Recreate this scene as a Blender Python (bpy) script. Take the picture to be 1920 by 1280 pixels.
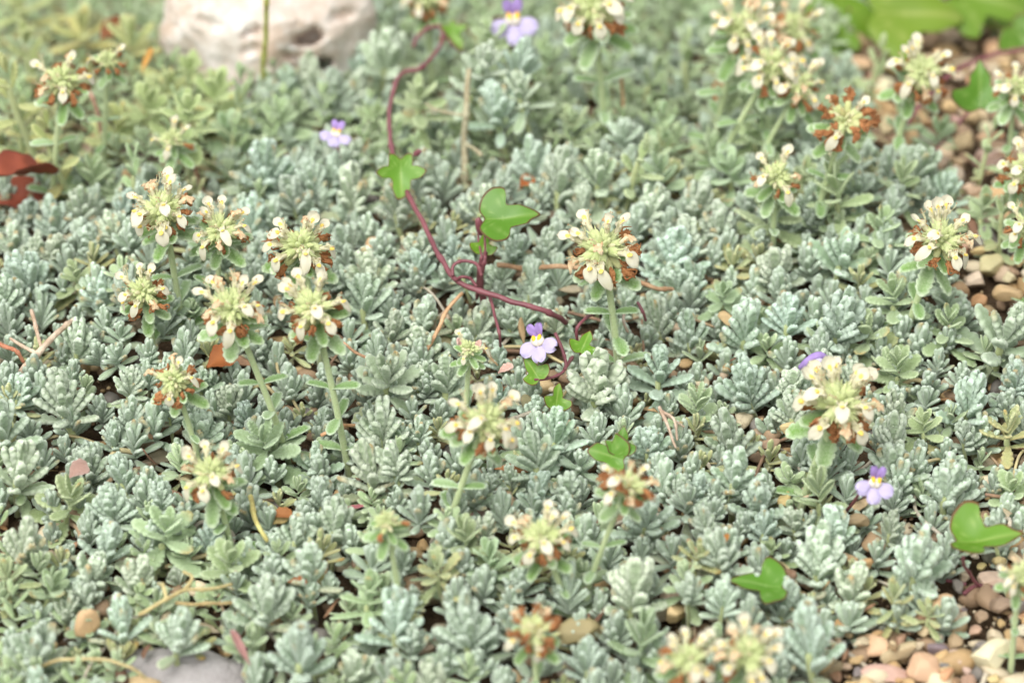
import bpy, bmesh, math, random
import numpy as np
from mathutils import Vector, Matrix

PI = math.pi
S = 0.01                      # geometry below is written in centimetres
rng = np.random.default_rng(7)
random.seed(7)
scene = bpy.context.scene
COL = scene.collection
for o in list(bpy.data.objects):
    bpy.data.objects.remove(o)

# ------------------------------------------------------------------ camera
PITCH, DIST, FW = math.radians(37), 120.0, 28.0
TGT = np.array([0.0, 0.0, 1.2])
FWD = np.array([0.0, math.cos(PITCH), -math.sin(PITCH)])
RGT = np.array([1.0, 0.0, 0.0])
UPV = np.array([0.0, math.sin(PITCH), math.cos(PITCH)])
CAM = TGT - FWD * DIST
cd = bpy.data.cameras.new("camera")
cam = bpy.data.objects.new("camera", cd)
COL.objects.link(cam)
cam.location = Vector(CAM * S)
cam.rotation_euler = (PI / 2 - PITCH, 0, 0)
cd.sensor_width = 36.0
cd.lens = 36.0 * DIST / FW
cd.clip_start, cd.clip_end = 0.05, 60.0
cd.dof.use_dof = True
cd.dof.focus_distance = (DIST - 2.6) * S
cd.dof.aperture_fstop = 9.8
scene.camera = cam

def ray(px, py):
    k = FW / DIST / 1920.0
    return FWD + (px - 960) * k * RGT + (640 - py) * k * UPV
def gz(y):                    # the bed falls away gently behind the cushion
    y = np.asarray(y, float)
    return -.26 * np.logaddexp(0, (y - 6.5) / 1.5) * 1.5
def at(px, py, z=0.0):        # point at height z above the bed
    d = ray(px, py)
    h = 0.0
    for _ in range(12):
        p = CAM + d * ((z + h - CAM[2]) / d[2])
        h = float(gz(min(p[1], 60)))
    return CAM + d * ((z + h - CAM[2]) / d[2])
def at_y(px, py, Y):
    d = ray(px, py)
    return CAM + d * ((Y - CAM[1]) / d[1])
def pj(p):
    q = np.asarray(p) - CAM
    d = q @ FWD
    k = FW / DIST / 1920.0
    return 960 + (q @ RGT) / d / k, 640 - (q @ UPV) / d / k
def cmpx(px, p):              # length in cm of px pixels at point p
    return px * FW / 1920.0 * ((np.asarray(p) - CAM) @ FWD) / DIST

# ------------------------------------------------------------------ world, sun, exposure
SUN_EL, SUN_AZ = math.radians(62), math.radians(-35)
w = bpy.data.worlds.new("World")
scene.world = w
w.use_nodes = True
nt = w.node_tree
nt.nodes.clear()
sky = nt.nodes.new("ShaderNodeTexSky")
sky.sky_type = 'NISHITA'
sky.sun_disc = False
sky.sun_elevation = SUN_EL
sky.sun_rotation = PI - SUN_AZ
sky.dust_density = 4.0
hs = nt.nodes.new("ShaderNodeHueSaturation")      # overcast: cloud takes most of the blue out of the sky
hs.inputs['Saturation'].default_value = 0.08
bg = nt.nodes.new("ShaderNodeBackground")
bg.inputs['Strength'].default_value = 0.15
wo = nt.nodes.new("ShaderNodeOutputWorld")
nt.links.new(sky.outputs[0], hs.inputs['Color'])
nt.links.new(hs.outputs[0], bg.inputs[0])
nt.links.new(bg.outputs[0], wo.inputs[0])
sd = bpy.data.lights.new("sun", 'SUN')
sd.energy = 0.8
sd.angle = math.radians(45)
sd.color = (1.0, 0.95, 0.87)
sun = bpy.data.objects.new("sun", sd)
COL.objects.link(sun)
sun.rotation_euler = (PI / 2 - SUN_EL, 0, SUN_AZ)
sun.location = (0, 0, 2)
vs = scene.view_settings
vs.view_transform = 'Standard'
vs.look = 'None'
vs.gamma = 1.0
vs.use_curve_mapping = False
vs.exposure = 0.93
scene.cycles.use_denoising = True
scene.cycles.max_bounces = 6
scene.cycles.diffuse_bounces = 5
scene.cycles.transmission_bounces = 3
scene.cycles.caustics_reflective = False
scene.cycles.caustics_refractive = False

# ------------------------------------------------------------------ mesh helpers
class MB:
    def __init__(s):
        s.V, s.F, s.M, s.C, s.T, s.n = [], [], [], [], [], 0
    def add(s, V, F, mat=0, C=None, T=None):
        V = np.asarray(V, float).reshape(-1, 3)
        n = len(V)
        s.V.append(V)
        for f in F:
            f = np.asarray(f, dtype=np.int64)
            if len(f):
                s.F.append(f + s.n)
                s.M.append(np.full(len(f), mat))
        s.C.append(np.broadcast_to(np.array((0, 0, 0, 0) if C is None else C, float), (n, 4)))
        s.T.append(np.broadcast_to(np.array((1, 1, 1) if T is None else T, float), (n, 3)))
        s.n += n
    def mesh(s, name, mats, smooth=True):
        me = bpy.data.meshes.new(name)
        V = np.concatenate(s.V) * S
        me.vertices.add(len(V))
        me.vertices.foreach_set("co", V.ravel())
        tot = np.concatenate([np.full(len(f), f.shape[1]) for f in s.F])
        loops = np.concatenate([f.ravel() for f in s.F])
        me.loops.add(len(loops))
        me.loops.foreach_set("vertex_index", loops.astype(np.int32))
        me.polygons.add(len(tot))
        me.polygons.foreach_set("loop_start", np.concatenate([[0], np.cumsum(tot)[:-1]]).astype(np.int32))
        me.polygons.foreach_set("loop_total", tot.astype(np.int32))
        for m in mats:
            me.materials.append(m)
        me.polygons.foreach_set("material_index", np.concatenate(s.M).astype(np.int32))
        me.polygons.foreach_set("use_smooth", np.full(len(tot), smooth))
        a = me.attributes.new("leafdata", 'FLOAT_COLOR', 'POINT')
        a.data.foreach_set("color", np.concatenate(s.C).astype(np.float32).ravel())
        T = np.concatenate([np.concatenate(s.T), np.ones((len(V), 1))], 1)
        a = me.attributes.new("tint", 'FLOAT_COLOR', 'POINT')
        a.data.foreach_set("color", T.astype(np.float32).ravel())
        me.update(calc_edges=True)
        return me
    def build(s, name, mats, parent=None, smooth=True):
        return link(name, s.mesh(name, mats, smooth), parent)

def link(name, data, parent=None, color=None):
    o = bpy.data.objects.new(name, data)
    COL.objects.link(o)
    if parent is not None:
        o.parent = parent
    if color is not None:
        o.color = (*color, 1)
    return o
def tag(o, label=None, cat=None, group=None, kind=None):
    if label: o["label"] = label
    if cat: o["category"] = cat
    if group: o["group"] = group
    if kind: o["kind"] = kind
    return o

def grid_faces(nu, nv, wrap=True):
    i = np.arange(nu - 1)[:, None]
    j = np.arange(nv if wrap else nv - 1)[None, :]
    j2 = (j + 1) % nv
    return np.stack([i * nv + j, i * nv + j2, (i + 1) * nv + j2, (i + 1) * nv + j], -1).reshape(-1, 4)

def catmull(P, n):
    P = np.asarray(P, float)
    if len(P) == 2:
        t = np.linspace(0, 1, n)[:, None]
        return P[0] * (1 - t) + P[1] * t
    Q = np.vstack([2 * P[0] - P[1], P, 2 * P[-1] - P[-2]])
    u = np.linspace(0, len(P) - 1 - 1e-9, n)
    k = u.astype(int)
    t = (u - k)[:, None]
    a, b, c, d = Q[k], Q[k + 1], Q[k + 2], Q[k + 3]
    return 0.5 * (2 * b + (c - a) * t + (2 * a - 5 * b + 4 * c - d) * t * t + (3 * b - a - 3 * c + d) * t ** 3)

def nz(v):
    v = np.asarray(v, float)
    return v / (np.linalg.norm(v, axis=-1, keepdims=True) + 1e-12)

def tube(P, R, ns=8):
    P = np.asarray(P, float)
    n = len(P)
    R = np.broadcast_to(np.asarray(R, float), (n,))
    T = nz(np.gradient(P, axis=0))
    ref = np.array([0.13, 0.31, 0.94]) if abs(T[0][2]) < 0.8 else np.array([0.9, 0.3, 0.1])
    a = nz(np.cross(T[0], ref))
    A = [a]
    for k in range(1, n):
        a = nz(a - T[k] * (a @ T[k]))
        A.append(a)
    A = np.array(A)
    B = np.cross(T, A)
    ph = np.arange(ns) / ns * 2 * PI
    V = P[:, None] + R[:, None, None] * (np.cos(ph)[None, :, None] * A[:, None] + np.sin(ph)[None, :, None] * B[:, None])
    V = np.vstack([V.reshape(-1, 3), P[0] - T[0] * R[0] * .3, P[-1] + T[-1] * R[-1] * .5])
    F = grid_faces(n, ns)
    j = np.arange(ns)
    c0 = np.stack([(j + 1) % ns, j, np.full(ns, n * ns)], -1)
    c1 = np.stack([(n - 1) * ns + j, (n - 1) * ns + (j + 1) % ns, np.full(ns, n * ns + 1)], -1)
    return V, [F, np.vstack([c0, c1])]

_K = np.random.default_rng(3).normal(size=(10, 3))
_PH = np.random.default_rng(4).uniform(0, 6.28, 10)
def sn(P, f=1.0, seed=0.0):
    P = np.asarray(P) * f
    o = np.zeros(P.shape[:-1])
    for k in range(10):
        o += np.sin(P @ (_K[k] * (1 + .13 * k)) + _PH[k] + seed * (1.7 + k))
    return o / 4.0

def ico(level):
    bm = bmesh.new()
    bmesh.ops.create_icosphere(bm, subdivisions=level, radius=1)
    V = np.array([v.co[:] for v in bm.verts])
    F = np.array([[v.index for v in f.verts] for f in bm.faces])
    bm.free()
    return V, F
ICO = {k: ico(k) for k in (1, 2, 3, 4, 5, 6)}

def hairs(P, D, n, L0, L1, wd, r):
    """n short hairs rooted at points picked from P, pointing along D: thin triangles"""
    k = r.integers(0, len(P), n)
    p = P[k] + r.normal(size=(n, 3)) * .01
    d = nz(D[k] + r.normal(size=(n, 3)) * .45)
    s = nz(np.cross(d, r.normal(size=(n, 3)))) * wd
    L = r.uniform(L0, L1, (n, 1))
    V = np.stack([p - s, p + s, p + d * L + s * 0.1 + r.normal(size=(n, 3)) * L * .15], 1).reshape(-1, 3)
    return V, np.arange(3 * n).reshape(n, 3)

def leaf(L, W, nl=5, e0=.8, curl=.3, fold=-.15, th=.11, az=0., base=(0, 0, 0), nu=28, nv=12,
         age=0., rnd=.5, groove=.5, tmax=.62, pet=.3, scal=.26, twist=0., roll=0., r=None, hair=0, pucker=.3, tipage=0.):
    u = np.linspace(0.0, 1, nu)
    t = 1 - (1 - u) ** 1.35
    t = t * .992
    up = np.clip(t / tmax, 0, 1)
    shape = np.where(t < tmax, pet + (1 - pet) * (up * up * (3 - 2 * up)), np.sqrt(np.clip(1 - ((t - tmax) / (1 - tmax)) ** 3.0, 0, 1)))
    b = np.abs(np.cos(PI * nl * (1 - t))) ** .8
    on = np.clip((t - .16) / .2, 0, 1)
    w = W / 2 * shape * (1 - scal * (1 - b) * on)
    el = e0 - curl * t - roll * t * t * t
    ds = np.diff(t, prepend=0) * L
    mr, mz = np.cumsum(ds * np.cos(el)), np.cumsum(ds * np.sin(el))
    ph = np.arange(nv) / nv * 2 * PI
    s, c = np.cos(ph), np.sin(ph)
    top = c > 1e-6
    thk = th * (0.35 + .65 * np.sqrt(np.clip(shape, 0, 1)))
    thk = thk * np.clip((1 - t) / .06, 0.05, 1) ** .5
    x = w[:, None] * s[None]
    prof = np.sign(c) * np.abs(c) ** .75
    z = thk[:, None] * np.where(top, prof * .6, prof * .45)[None]
    z = z - (thk * groove)[:, None] * (np.exp(-(s / .22) ** 2) * top)[None]
    z = z + (thk * pucker * on)[:, None] * ((b - .55)[:, None] * (np.abs(s) ** .6)[None])
    z = z + fold * w[:, None] * (np.abs(s) ** 1.7)[None]
    tw = twist * t
    xx = x * np.cos(tw)[:, None] - z * np.sin(tw)[:, None]
    zz = x * np.sin(tw)[:, None] + z * np.cos(tw)[:, None]
    R = mr[:, None] - zz * np.sin(el)[:, None]
    Z = mz[:, None] + zz * np.cos(el)[:, None]
    ca, sa = math.cos(az), math.sin(az)
    V = np.stack([R * ca - xx * sa, R * sa + xx * ca, Z], -1).reshape(-1, 3)
    tipR, tipZ = mr[-1] + .01 * L * math.cos(el[-1]), mz[-1] + .01 * L * math.sin(el[-1])
    V = np.vstack([V, [[0, 0, 0]], [[tipR * ca, tipR * sa, tipZ]]]) + np.asarray(base, float)
    j = np.arange(nv)
    F4 = grid_faces(nu, nv)
    F3 = np.vstack([np.stack([(j + 1) % nv, j, np.full(nv, nu * nv)], -1),
                    np.stack([(nu - 1) * nv + j, (nu - 1) * nv + (j + 1) % nv, np.full(nv, nu * nv + 1)], -1)])
    edge = np.maximum(np.abs(s)[None] ** 3 * (.55 + .45 * b[:, None]), np.clip((t - .86) / .12, 0, 1)[:, None] * .9)
    C = np.stack([edge, np.broadcast_to(t[:, None], edge.shape), np.full(edge.shape, rnd), np.broadcast_to((age + tipage * np.clip((t - .7) / .25, 0, 1))[:, None] * (.5 + .5 * edge), edge.shape)], -1).reshape(-1, 4)
    C = np.vstack([C, [[0, 0, rnd, age]], [[1, 1, rnd, age]]])
    out = [(V, [F4, F3], C)]
    if hair and r is not None:
        mid = (np.stack([mr * ca, mr * sa, mz], -1) + np.asarray(base, float))
        G = V[:nu * nv].reshape(nu, nv, 3)
        D = nz(G - mid[:, None])
        st = max(2, nu // 6)
        HV, HF = hairs(G[st:].reshape(-1, 3), D[st:].reshape(-1, 3), hair, .02, .06, .0034, r)
        HC = np.broadcast_to(np.array([1., .8, rnd, age * .6]), (len(HV), 4))
        out.append((HV, [HF], HC))
    return out
def put(mb, parts, mat=0, T=None):
    for V, F, C in parts:
        mb.add(V, F, mat, C, T)

# ------------------------------------------------------------------ materials
def mat_new(name):
    m = bpy.data.materials.new(name)
    m.use_nodes = True
    return m, m.node_tree, m.node_tree.nodes["Principled BSDF"]
def N(nt, typ, **kw):
    n = nt.nodes.new(typ)
    for k, v in kw.items():
        setattr(n, k, v)
    return n
def mixc(nt, a, b, f, mode='MIX'):
    n = N(nt, "ShaderNodeMix", data_type='RGBA', blend_type=mode)
    for sock, val in ((n.inputs[0], f), (n.inputs[6], a), (n.inputs[7], b)):
        if hasattr(val, 'links') or hasattr(val, 'node'):
            nt.links.new(val, sock)
        elif isinstance(val, (int, float)):
            sock.default_value = val
        else:
            sock.default_value = (*val, 1)
    return n.outputs[2]
def mth(nt, op, a, b=None, c=None, clamp=False):
    n = N(nt, "ShaderNodeMath", operation=op, use_clamp=clamp)
    for i, v in enumerate((a, b, c)):
        if v is None: continue
        if hasattr(v, 'node'): nt.links.new(v, n.inputs[i])
        else: n.inputs[i].default_value = v
    return n.outputs[0]
def noise(nt, scale, detail=3, rough=.6, vec=None, out=0):
    n = N(nt, "ShaderNodeTexNoise")
    n.inputs['Scale'].default_value = scale
    n.inputs['Detail'].default_value = detail
    n.inputs['Roughness'].default_value = rough
    if vec is not None: nt.links.new(vec, n.inputs['Vector'])
    return n.outputs[out]
def objvec(nt):
    return N(nt, "ShaderNodeTexCoord").outputs['Object']

def felt_material(name, green, hair, base_f=.42, edge_f=.55, sheen=.5, mid=None, trans=.1, old=(.50, .44, .18)):
    m, nt, p = mat_new(name)
    at_ = N(nt, "ShaderNodeAttribute", attribute_name="leafdata")
    sp = N(nt, "ShaderNodeSeparateColor")
    nt.links.new(at_.outputs['Color'], sp.inputs[0])
    E, T, R = sp.outputs[0], sp.outputs[1], sp.outputs[2]
    A = at_.outputs['Alpha']
    v = objvec(nt)
    n1 = noise(nt, 420, 2, .6, v)
    n2 = noise(nt, 1900, 2, .7, v)
    g = green
    if mid is not None:
        ns = noise(nt, 700, 1, .5, v)
        f = mth(nt, 'MULTIPLY', mth(nt, 'SUBTRACT', 1.0, E), ns, clamp=True)
        g = mixc(nt, green, mid, f)
    f = mth(nt, 'MULTIPLY_ADD', E, edge_f, base_f)
    f = mth(nt, 'ADD', f, mth(nt, 'MULTIPLY_ADD', n2, .7, -.35))
    f = mth(nt, 'ADD', f, mth(nt, 'MULTIPLY_ADD', R, .24, -.12), clamp=True)
    c = mixc(nt, g, hair, f)
    oldc = mixc(nt, old, (.42, .26, .10), n1)
    af = mth(nt, 'MULTIPLY', A, mth(nt, 'MULTIPLY_ADD', n1, .9, .45), clamp=True)
    c = mixc(nt, c, oldc, af)
    tn = N(nt, "ShaderNodeAttribute", attribute_name="tint")
    c = mixc(nt, c, tn.outputs['Color'], 1.0, 'MULTIPLY')
    oi = N(nt, "ShaderNodeObjectInfo")
    c = mixc(nt, c, oi.outputs['Color'], 1.0, 'MULTIPLY')
    nt.links.new(c, p.inputs['Base Color'])
    p.inputs['Roughness'].default_value = .85
    p.inputs['Specular IOR Level'].default_value = .15
    p.inputs['Sheen Weight'].default_value = sheen
    p.inputs['Sheen Roughness'].default_value = .45
    p.inputs['Sheen Tint'].default_value = (.95, 1, .95, 1)
    bp = N(nt, "ShaderNodeBump")
    bp.inputs['Strength'].default_value = .55
    bp.inputs['Distance'].default_value = .0004
    nt.links.new(n2, bp.inputs['Height'])
    nt.links.new(bp.outputs[0], p.inputs['Normal'])
    if trans:
        tr = N(nt, "ShaderNodeBsdfTranslucent")
        nt.links.new(c, tr.inputs[0])
        mx = N(nt, "ShaderNodeMixShader")
        mx.inputs[0].default_value = trans
        nt.links.new(p.outputs[0], mx.inputs[1])
        nt.links.new(tr.outputs[0], mx.inputs[2])
        nt.links.new(mx.outputs[0], nt.nodes["Material Output"].inputs[0])
    return m

def simple_material(name, c0, c1, scale=300, rough=.6, spec=.3, trans=0., bump=.3, obj=False, sheen=0., dist=.0004, tint=True):
    m, nt, p = mat_new(name)
    v = objvec(nt)
    n = noise(nt, scale, 4, .65, v)
    r = N(nt, "ShaderNodeMapRange")
    r.inputs[1].default_value, r.inputs[2].default_value = .33, .67
    nt.links.new(n, r.inputs[0])
    c = mixc(nt, c0, c1, r.outputs[0])
    if tint:
        tn = N(nt, "ShaderNodeAttribute", attribute_name="tint")
        c = mixc(nt, c, tn.outputs['Color'], 1.0, 'MULTIPLY')
    if obj:
        oi = N(nt, "ShaderNodeObjectInfo")
        c = mixc(nt, c, oi.outputs['Color'], 1.0, 'MULTIPLY')
    nt.links.new(c, p.inputs['Base Color'])
    p.inputs['Roughness'].default_value = rough
    p.inputs['Specular IOR Level'].default_value = spec
    p.inputs['Sheen Weight'].default_value = sheen
    if bump:
        bp = N(nt, "ShaderNodeBump")
        bp.inputs['Strength'].default_value = bump
        bp.inputs['Distance'].default_value = dist
        nt.links.new(noise(nt, scale * 3, 3, .7, v), bp.inputs['Height'])
        nt.links.new(bp.outputs[0], p.inputs['Normal'])
    if trans:
        tr = N(nt, "ShaderNodeBsdfTranslucent")
        nt.links.new(c, tr.inputs[0])
        mx = N(nt, "ShaderNodeMixShader")
        mx.inputs[0].default_value = trans
        nt.links.new(p.outputs[0], mx.inputs[1])
        nt.links.new(tr.outputs[0], mx.inputs[2])
        nt.links.new(mx.outputs[0], nt.nodes["Material Output"].inputs[0])
    return m

M_SILVER = felt_material("silver_felted_leaf", (.22, .36, .15), (.66, .76, .63), .46, .56, trans=.25)
M_GREEN = felt_material("green_felted_leaf", (.21, .34, .12), (.62, .73, .55), .43, .5, .35, mid=(.22, .34, .12), trans=.25)
M_BRACT = felt_material("bract_leaf", (.14, .28, .045), (.60, .70, .52), .22, .8, .35, mid=(.14, .30, .03), trans=.15)
M_STEM = felt_material("hairy_green_stem", (.30, .40, .14), (.60, .66, .44), .30, .4, .4, trans=0)
M_CALYX = felt_material("pale_calyx", (.42, .54, .15), (.70, .74, .42), .40, .5, .3, trans=.25)
M_PETAL = simple_material("cream_petal", (.70, .68, .38), (.74, .70, .48), 250, .55, .25, .3, .2)
M_LIP = simple_material("cream_white_lip", (.74, .72, .60), (.72, .685, .50), 200, .5, .25, .3, .15)
M_YELLOW = simple_material("yellow_throat", (.88, .66, .12), (.90, .74, .22), 300, .5, .25, .2, .2)
M_FIL = simple_material("tan_filament", (.55, .40, .24), (.42, .24, .12), 500, .6, .2, .1, 0)
M_RUST = simple_material("withered_rust_petal", (.56, .27, .11), (.30, .12, .05), 330, .75, .15, .15, .8, dist=.0008)
M_FADE = simple_material("fading_petal", (.74, .66, .46), (.66, .42, .22), 220, .65, .2, .25, .5)
M_VINE = simple_material("purple_vine_stem", (.22, .075, .085), (.15, .045, .055), 160, .45, .4, 0, .2)
M_BARK = simple_material("dry_bark", (.42, .34, .26), (.24, .165, .11), 240, .85, .15, 0, .9, dist=.0008, obj=True)
M_LILAC = simple_material("lilac_petal", (.60, .53, .77), (.68, .63, .81), 150, .5, .25, .35, .1)
M_VIOLET = simple_material("violet_petal", (.38, .25, .58), (.48, .35, .68), 300, .5, .25, .3, .1)
M_ORANGE = simple_material("orange_palate", (.90, .46, .02), (.92, .62, .06), 300, .5, .25, .1, .1)
M_WHITEP = simple_material("white_palate", (.70, .65, .66), (.74, .68, .50), 300, .5, .25, .2, .1)
M_RED = simple_material("dead_red_leaf", (.27, .065, .03), (.17, .04, .025), 60, .6, .3, .1, .4)
M_BROWN = simple_material("dead_brown_leaf", (.42, .19, .07), (.26, .11, .045), 90, .65, .25, .15, .5, obj=True)
M_LITTER = simple_material("dry_litter", (.75, .75, .75), (1.15, 1.1, 1.0), 300, .85, .15, .1, .6)
M_PINKLEAF = felt_material("pink_flushed_leaf", (.50, .27, .20), (.80, .58, .50), .4, .4, .3, trans=.15)

def broad_material(name, c0, c1, edge, obj=True):
    m, nt, p = mat_new(name)
    at_ = N(nt, "ShaderNodeAttribute", attribute_name="leafdata")
    sp = N(nt, "ShaderNodeSeparateColor")
    nt.links.new(at_.outputs['Color'], sp.inputs[0])
    v = objvec(nt)
    c = mixc(nt, c0, c1, noise(nt, 120, 3, .6, v))
    vein = mth(nt, 'MULTIPLY', sp.outputs[1], .7)
    c = mixc(nt, c, (.34, .46, .12), vein)
    ef = mth(nt, 'GREATER_THAN', sp.outputs[0], .93)
    c = mixc(nt, c, edge, mth(nt, 'MULTIPLY', ef, .85))
    if obj:
        oi = N(nt, "ShaderNodeObjectInfo")
        c = mixc(nt, c, oi.outputs['Color'], 1.0, 'MULTIPLY')
    nt.links.new(c, p.inputs['Base Color'])
    p.inputs['Roughness'].default_value = .38
    p.inputs['Specular IOR Level'].default_value = .4
    bp = N(nt, "ShaderNodeBump")
    bp.inputs['Strength'].default_value = .25
    bp.inputs['Distance'].default_value = .0005
    nt.links.new(noise(nt, 350, 3, .6, v), bp.inputs['Height'])
    nt.links.new(bp.outputs[0], p.inputs['Normal'])
    tr = N(nt, "ShaderNodeBsdfTranslucent")
    nt.links.new(c, tr.inputs[0])
    mx = N(nt, "ShaderNodeMixShader")
    mx.inputs[0].default_value = .3
    nt.links.new(p.outputs[0], mx.inputs[1])
    nt.links.new(tr.outputs[0], mx.inputs[2])
    nt.links.new(mx.outputs[0], nt.nodes["Material Output"].inputs[0])
    return m
M_BROAD = broad_material("broad_soft_leaf", (.13, .27, .02), (.20, .36, .035), (.18, .33, .03))
M_IVY = broad_material("glossy_vine_leaf", (.11, .255, .015), (.165, .33, .03), (.16, .05, .025))

def stone_material(name, scale=160, obj=True, tint=True, a=.75, b=1.15, bump=.6):
    m, nt, p = mat_new(name)
    v = objvec(nt)
    n = noise(nt, scale, 6, .7, v)
    n2 = noise(nt, scale * 9, 3, .8, v)
    c = mixc(nt, (a, a, a), (b, b * .98, b * .94), n)
    if tint:
        tn = N(nt, "ShaderNodeAttribute", attribute_name="tint")
        c = mixc(nt, c, tn.outputs['Color'], 1.0, 'MULTIPLY')
    if obj:
        oi = N(nt, "ShaderNodeObjectInfo")
        c = mixc(nt, c, oi.outputs['Color'], 1.0, 'MULTIPLY')
    sf = mth(nt, 'GREATER_THAN', n2, .62)
    c = mixc(nt, c, (.12, .07, .04), mth(nt, 'MULTIPLY', sf, .35))
    nt.links.new(c, p.inputs['Base Color'])
    p.inputs['Roughness'].default_value = .62
    p.inputs['Specular IOR Level'].default_value = .3
    bp = N(nt, "ShaderNodeBump")
    bp.inputs['Strength'].default_value = bump
    bp.inputs['Distance'].default_value = .0006
    nt.links.new(n, bp.inputs['Height'])
    nt.links.new(bp.outputs[0], p.inputs['Normal'])
    return m
M_STONE = stone_material("flint_pebble")
def rock_material():
    m, nt, p = mat_new("pitted_limestone")
    v = objvec(nt)
    n = noise(nt, 45, 6, .7, v)
    r = N(nt, "ShaderNodeMapRange")
    r.inputs[1].default_value, r.inputs[2].default_value = .35, .62
    nt.links.new(n, r.inputs[0])
    c = mixc(nt, (.70, .66, .61), (.52, .40, .31), r.outputs[0])
    n3 = noise(nt, 130, 4, .7, v)
    r3 = N(nt, "ShaderNodeMapRange")
    r3.inputs[1].default_value, r3.inputs[2].default_value = .5, .68
    nt.links.new(n3, r3.inputs[0])
    c = mixc(nt, c, (.72, .69, .66), r3.outputs[0])
    nt.links.new(c, p.inputs['Base Color'])
    p.inputs['Roughness'].default_value = .85
    bp = N(nt, "ShaderNodeBump")
    bp.inputs['Strength'].default_value = .8
    bp.inputs['Distance'].default_value = .0015
    nt.links.new(n3, bp.inputs['Height'])
    nt.links.new(bp.outputs[0], p.inputs['Normal'])
    return m
M_ROCK = rock_material()
M_SLAB = simple_material("grey_slab_stone", (.42, .40, .39), (.26, .24, .235), 90, .85, .2, 0, .8, dist=.0015)
M_DULL = simple_material("dull_brown_stone", (.30, .23, .19), (.18, .13, .10), 120, .85, .2, 0, .8, dist=.0015)
M_SOIL = simple_material("dark_soil", (.075, .05, .03), (.12, .082, .05), 220, .95, .1, 0, 1.0, dist=.003)

# ------------------------------------------------------------------ ground
def ground():
    u = np.linspace(-1, 1, 181)
    g = np.sinh(u * 5.2) / math.sinh(5.2) * 1200
    X, Y = np.meshgrid(g, g + 5, indexing='ij')
    P = np.stack([X, Y, np.zeros_like(X)], -1)
    Z = sn(P, .9) * .09 + sn(P, .25, 2.) * .12
    P[..., 2] = Z * np.exp(-(X ** 2 + Y ** 2) / 60 ** 2) - .05 + gz(np.minimum(Y, 60))
    mb = MB()
    mb.add(P.reshape(-1, 3), [grid_faces(181, 181, False)[:, ::-1]])
    tag(mb.build("ground", [M_SOIL]), kind="structure")
ground()

TAN, ORG, BRN, GRY, CRM, PNK = (.56, .42, .235), (.51, .35, .175), (.33, .23, .145), (.20, .185, .165), (.66, .57, .40), (.50, .39, .28)
COLN = {TAN: "tan", ORG: "orange-tan", BRN: "brown", GRY: "grey", CRM: "cream", PNK: "pinkish"}

def stone_shape(level, r, flat=.7, facets=9, rough=.05):
    V, F = ICO[level]
    V = V.copy()
    for _ in range(facets):
        d = nz(r.normal(size=3))
        k = r.uniform(.48, .8)
        q = V @ d
        ov = np.clip(q - k, 0, None)
        V = V - ov[:, None] * d * .9
    V = V * np.array([1, r.uniform(.62, .9), flat])
    V = V * (1 + rough * sn(V, 3.0, r.uniform(0, 9)))[:, None]
    V[:, 2] -= V[:, 2].min()
    return V, F

def bed_px(x, y):
    """picture regions where the gravel lies open"""
    if x > 1560 and 40 < y < 330 and x > 1560 + (y - 40) * .25: return True
    if x > 1790 and 250 < y < 600: return True
    if x > 1480 and y > 1165 and x > 1480 + (1280 - y) * 0.9: return True
    if x > 1790 and y > 1020: return True
    if 230 < x < 480 and y > 1225: return True
    if x > 2000 and (y > 900 or y < 700): return True
    return False
def rock_px(x, y):
    return 320 < x < 700 and y < 118

def gravel():
    r = np.random.default_rng(11)
    shapes = [stone_shape(2, r, r.uniform(.5, .8)) for _ in range(8)]
    cols = [TAN, ORG, BRN, BRN, GRY, CRM, PNK, BRN]
    mb = MB()
    for k in range(5200):
        x, y = r.uniform(-25, 25), r.uniform(-20, 42)
        V, F = shapes[r.integers(8)]
        s = r.uniform(.16, .42) * (1.35 if bed_px(*pj((x, y, gz(y)))) else 1)
        a = r.uniform(0, 6.28)
        c, sa = math.cos(a), math.sin(a)
        V = V * s @ np.array([[c, sa, 0], [-sa, c, 0], [0, 0, 1]])
        V = V + (x, y, gz(y) + r.uniform(-.12, .12))
        col = np.array(cols[r.integers(8)]) * r.uniform(.75, 1.15)
        mb.add(V, [F], 0, None, col)
    V1, F1 = ICO[1]
    for k in range(5200):      # grit between the pebbles
        x, y = (r.uniform(4, 20), r.uniform(-17, -6)) if k % 3 == 0 else (r.uniform(-20, 22), r.uniform(-17, 40))
        V = V1 * r.uniform(.03, .10) * (1, r.uniform(.5, 1), r.uniform(.4, .8)) * (1 + .25 * r.normal(size=(len(V1), 1))) @ np.array(Matrix.Rotation(r.uniform(0, 6), 3, 'Z'))
        mb.add(V + (x, y, gz(y) + r.uniform(.0, .22)), [F1], 0, None, np.array(cols[r.integers(8)]) * r.uniform(.5, 1.1))
    tag(mb.build("gravel", [M_STONE]), "mixed tan, brown and grey flint gravel lying on the soil", kind="stuff")
gravel()

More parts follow.
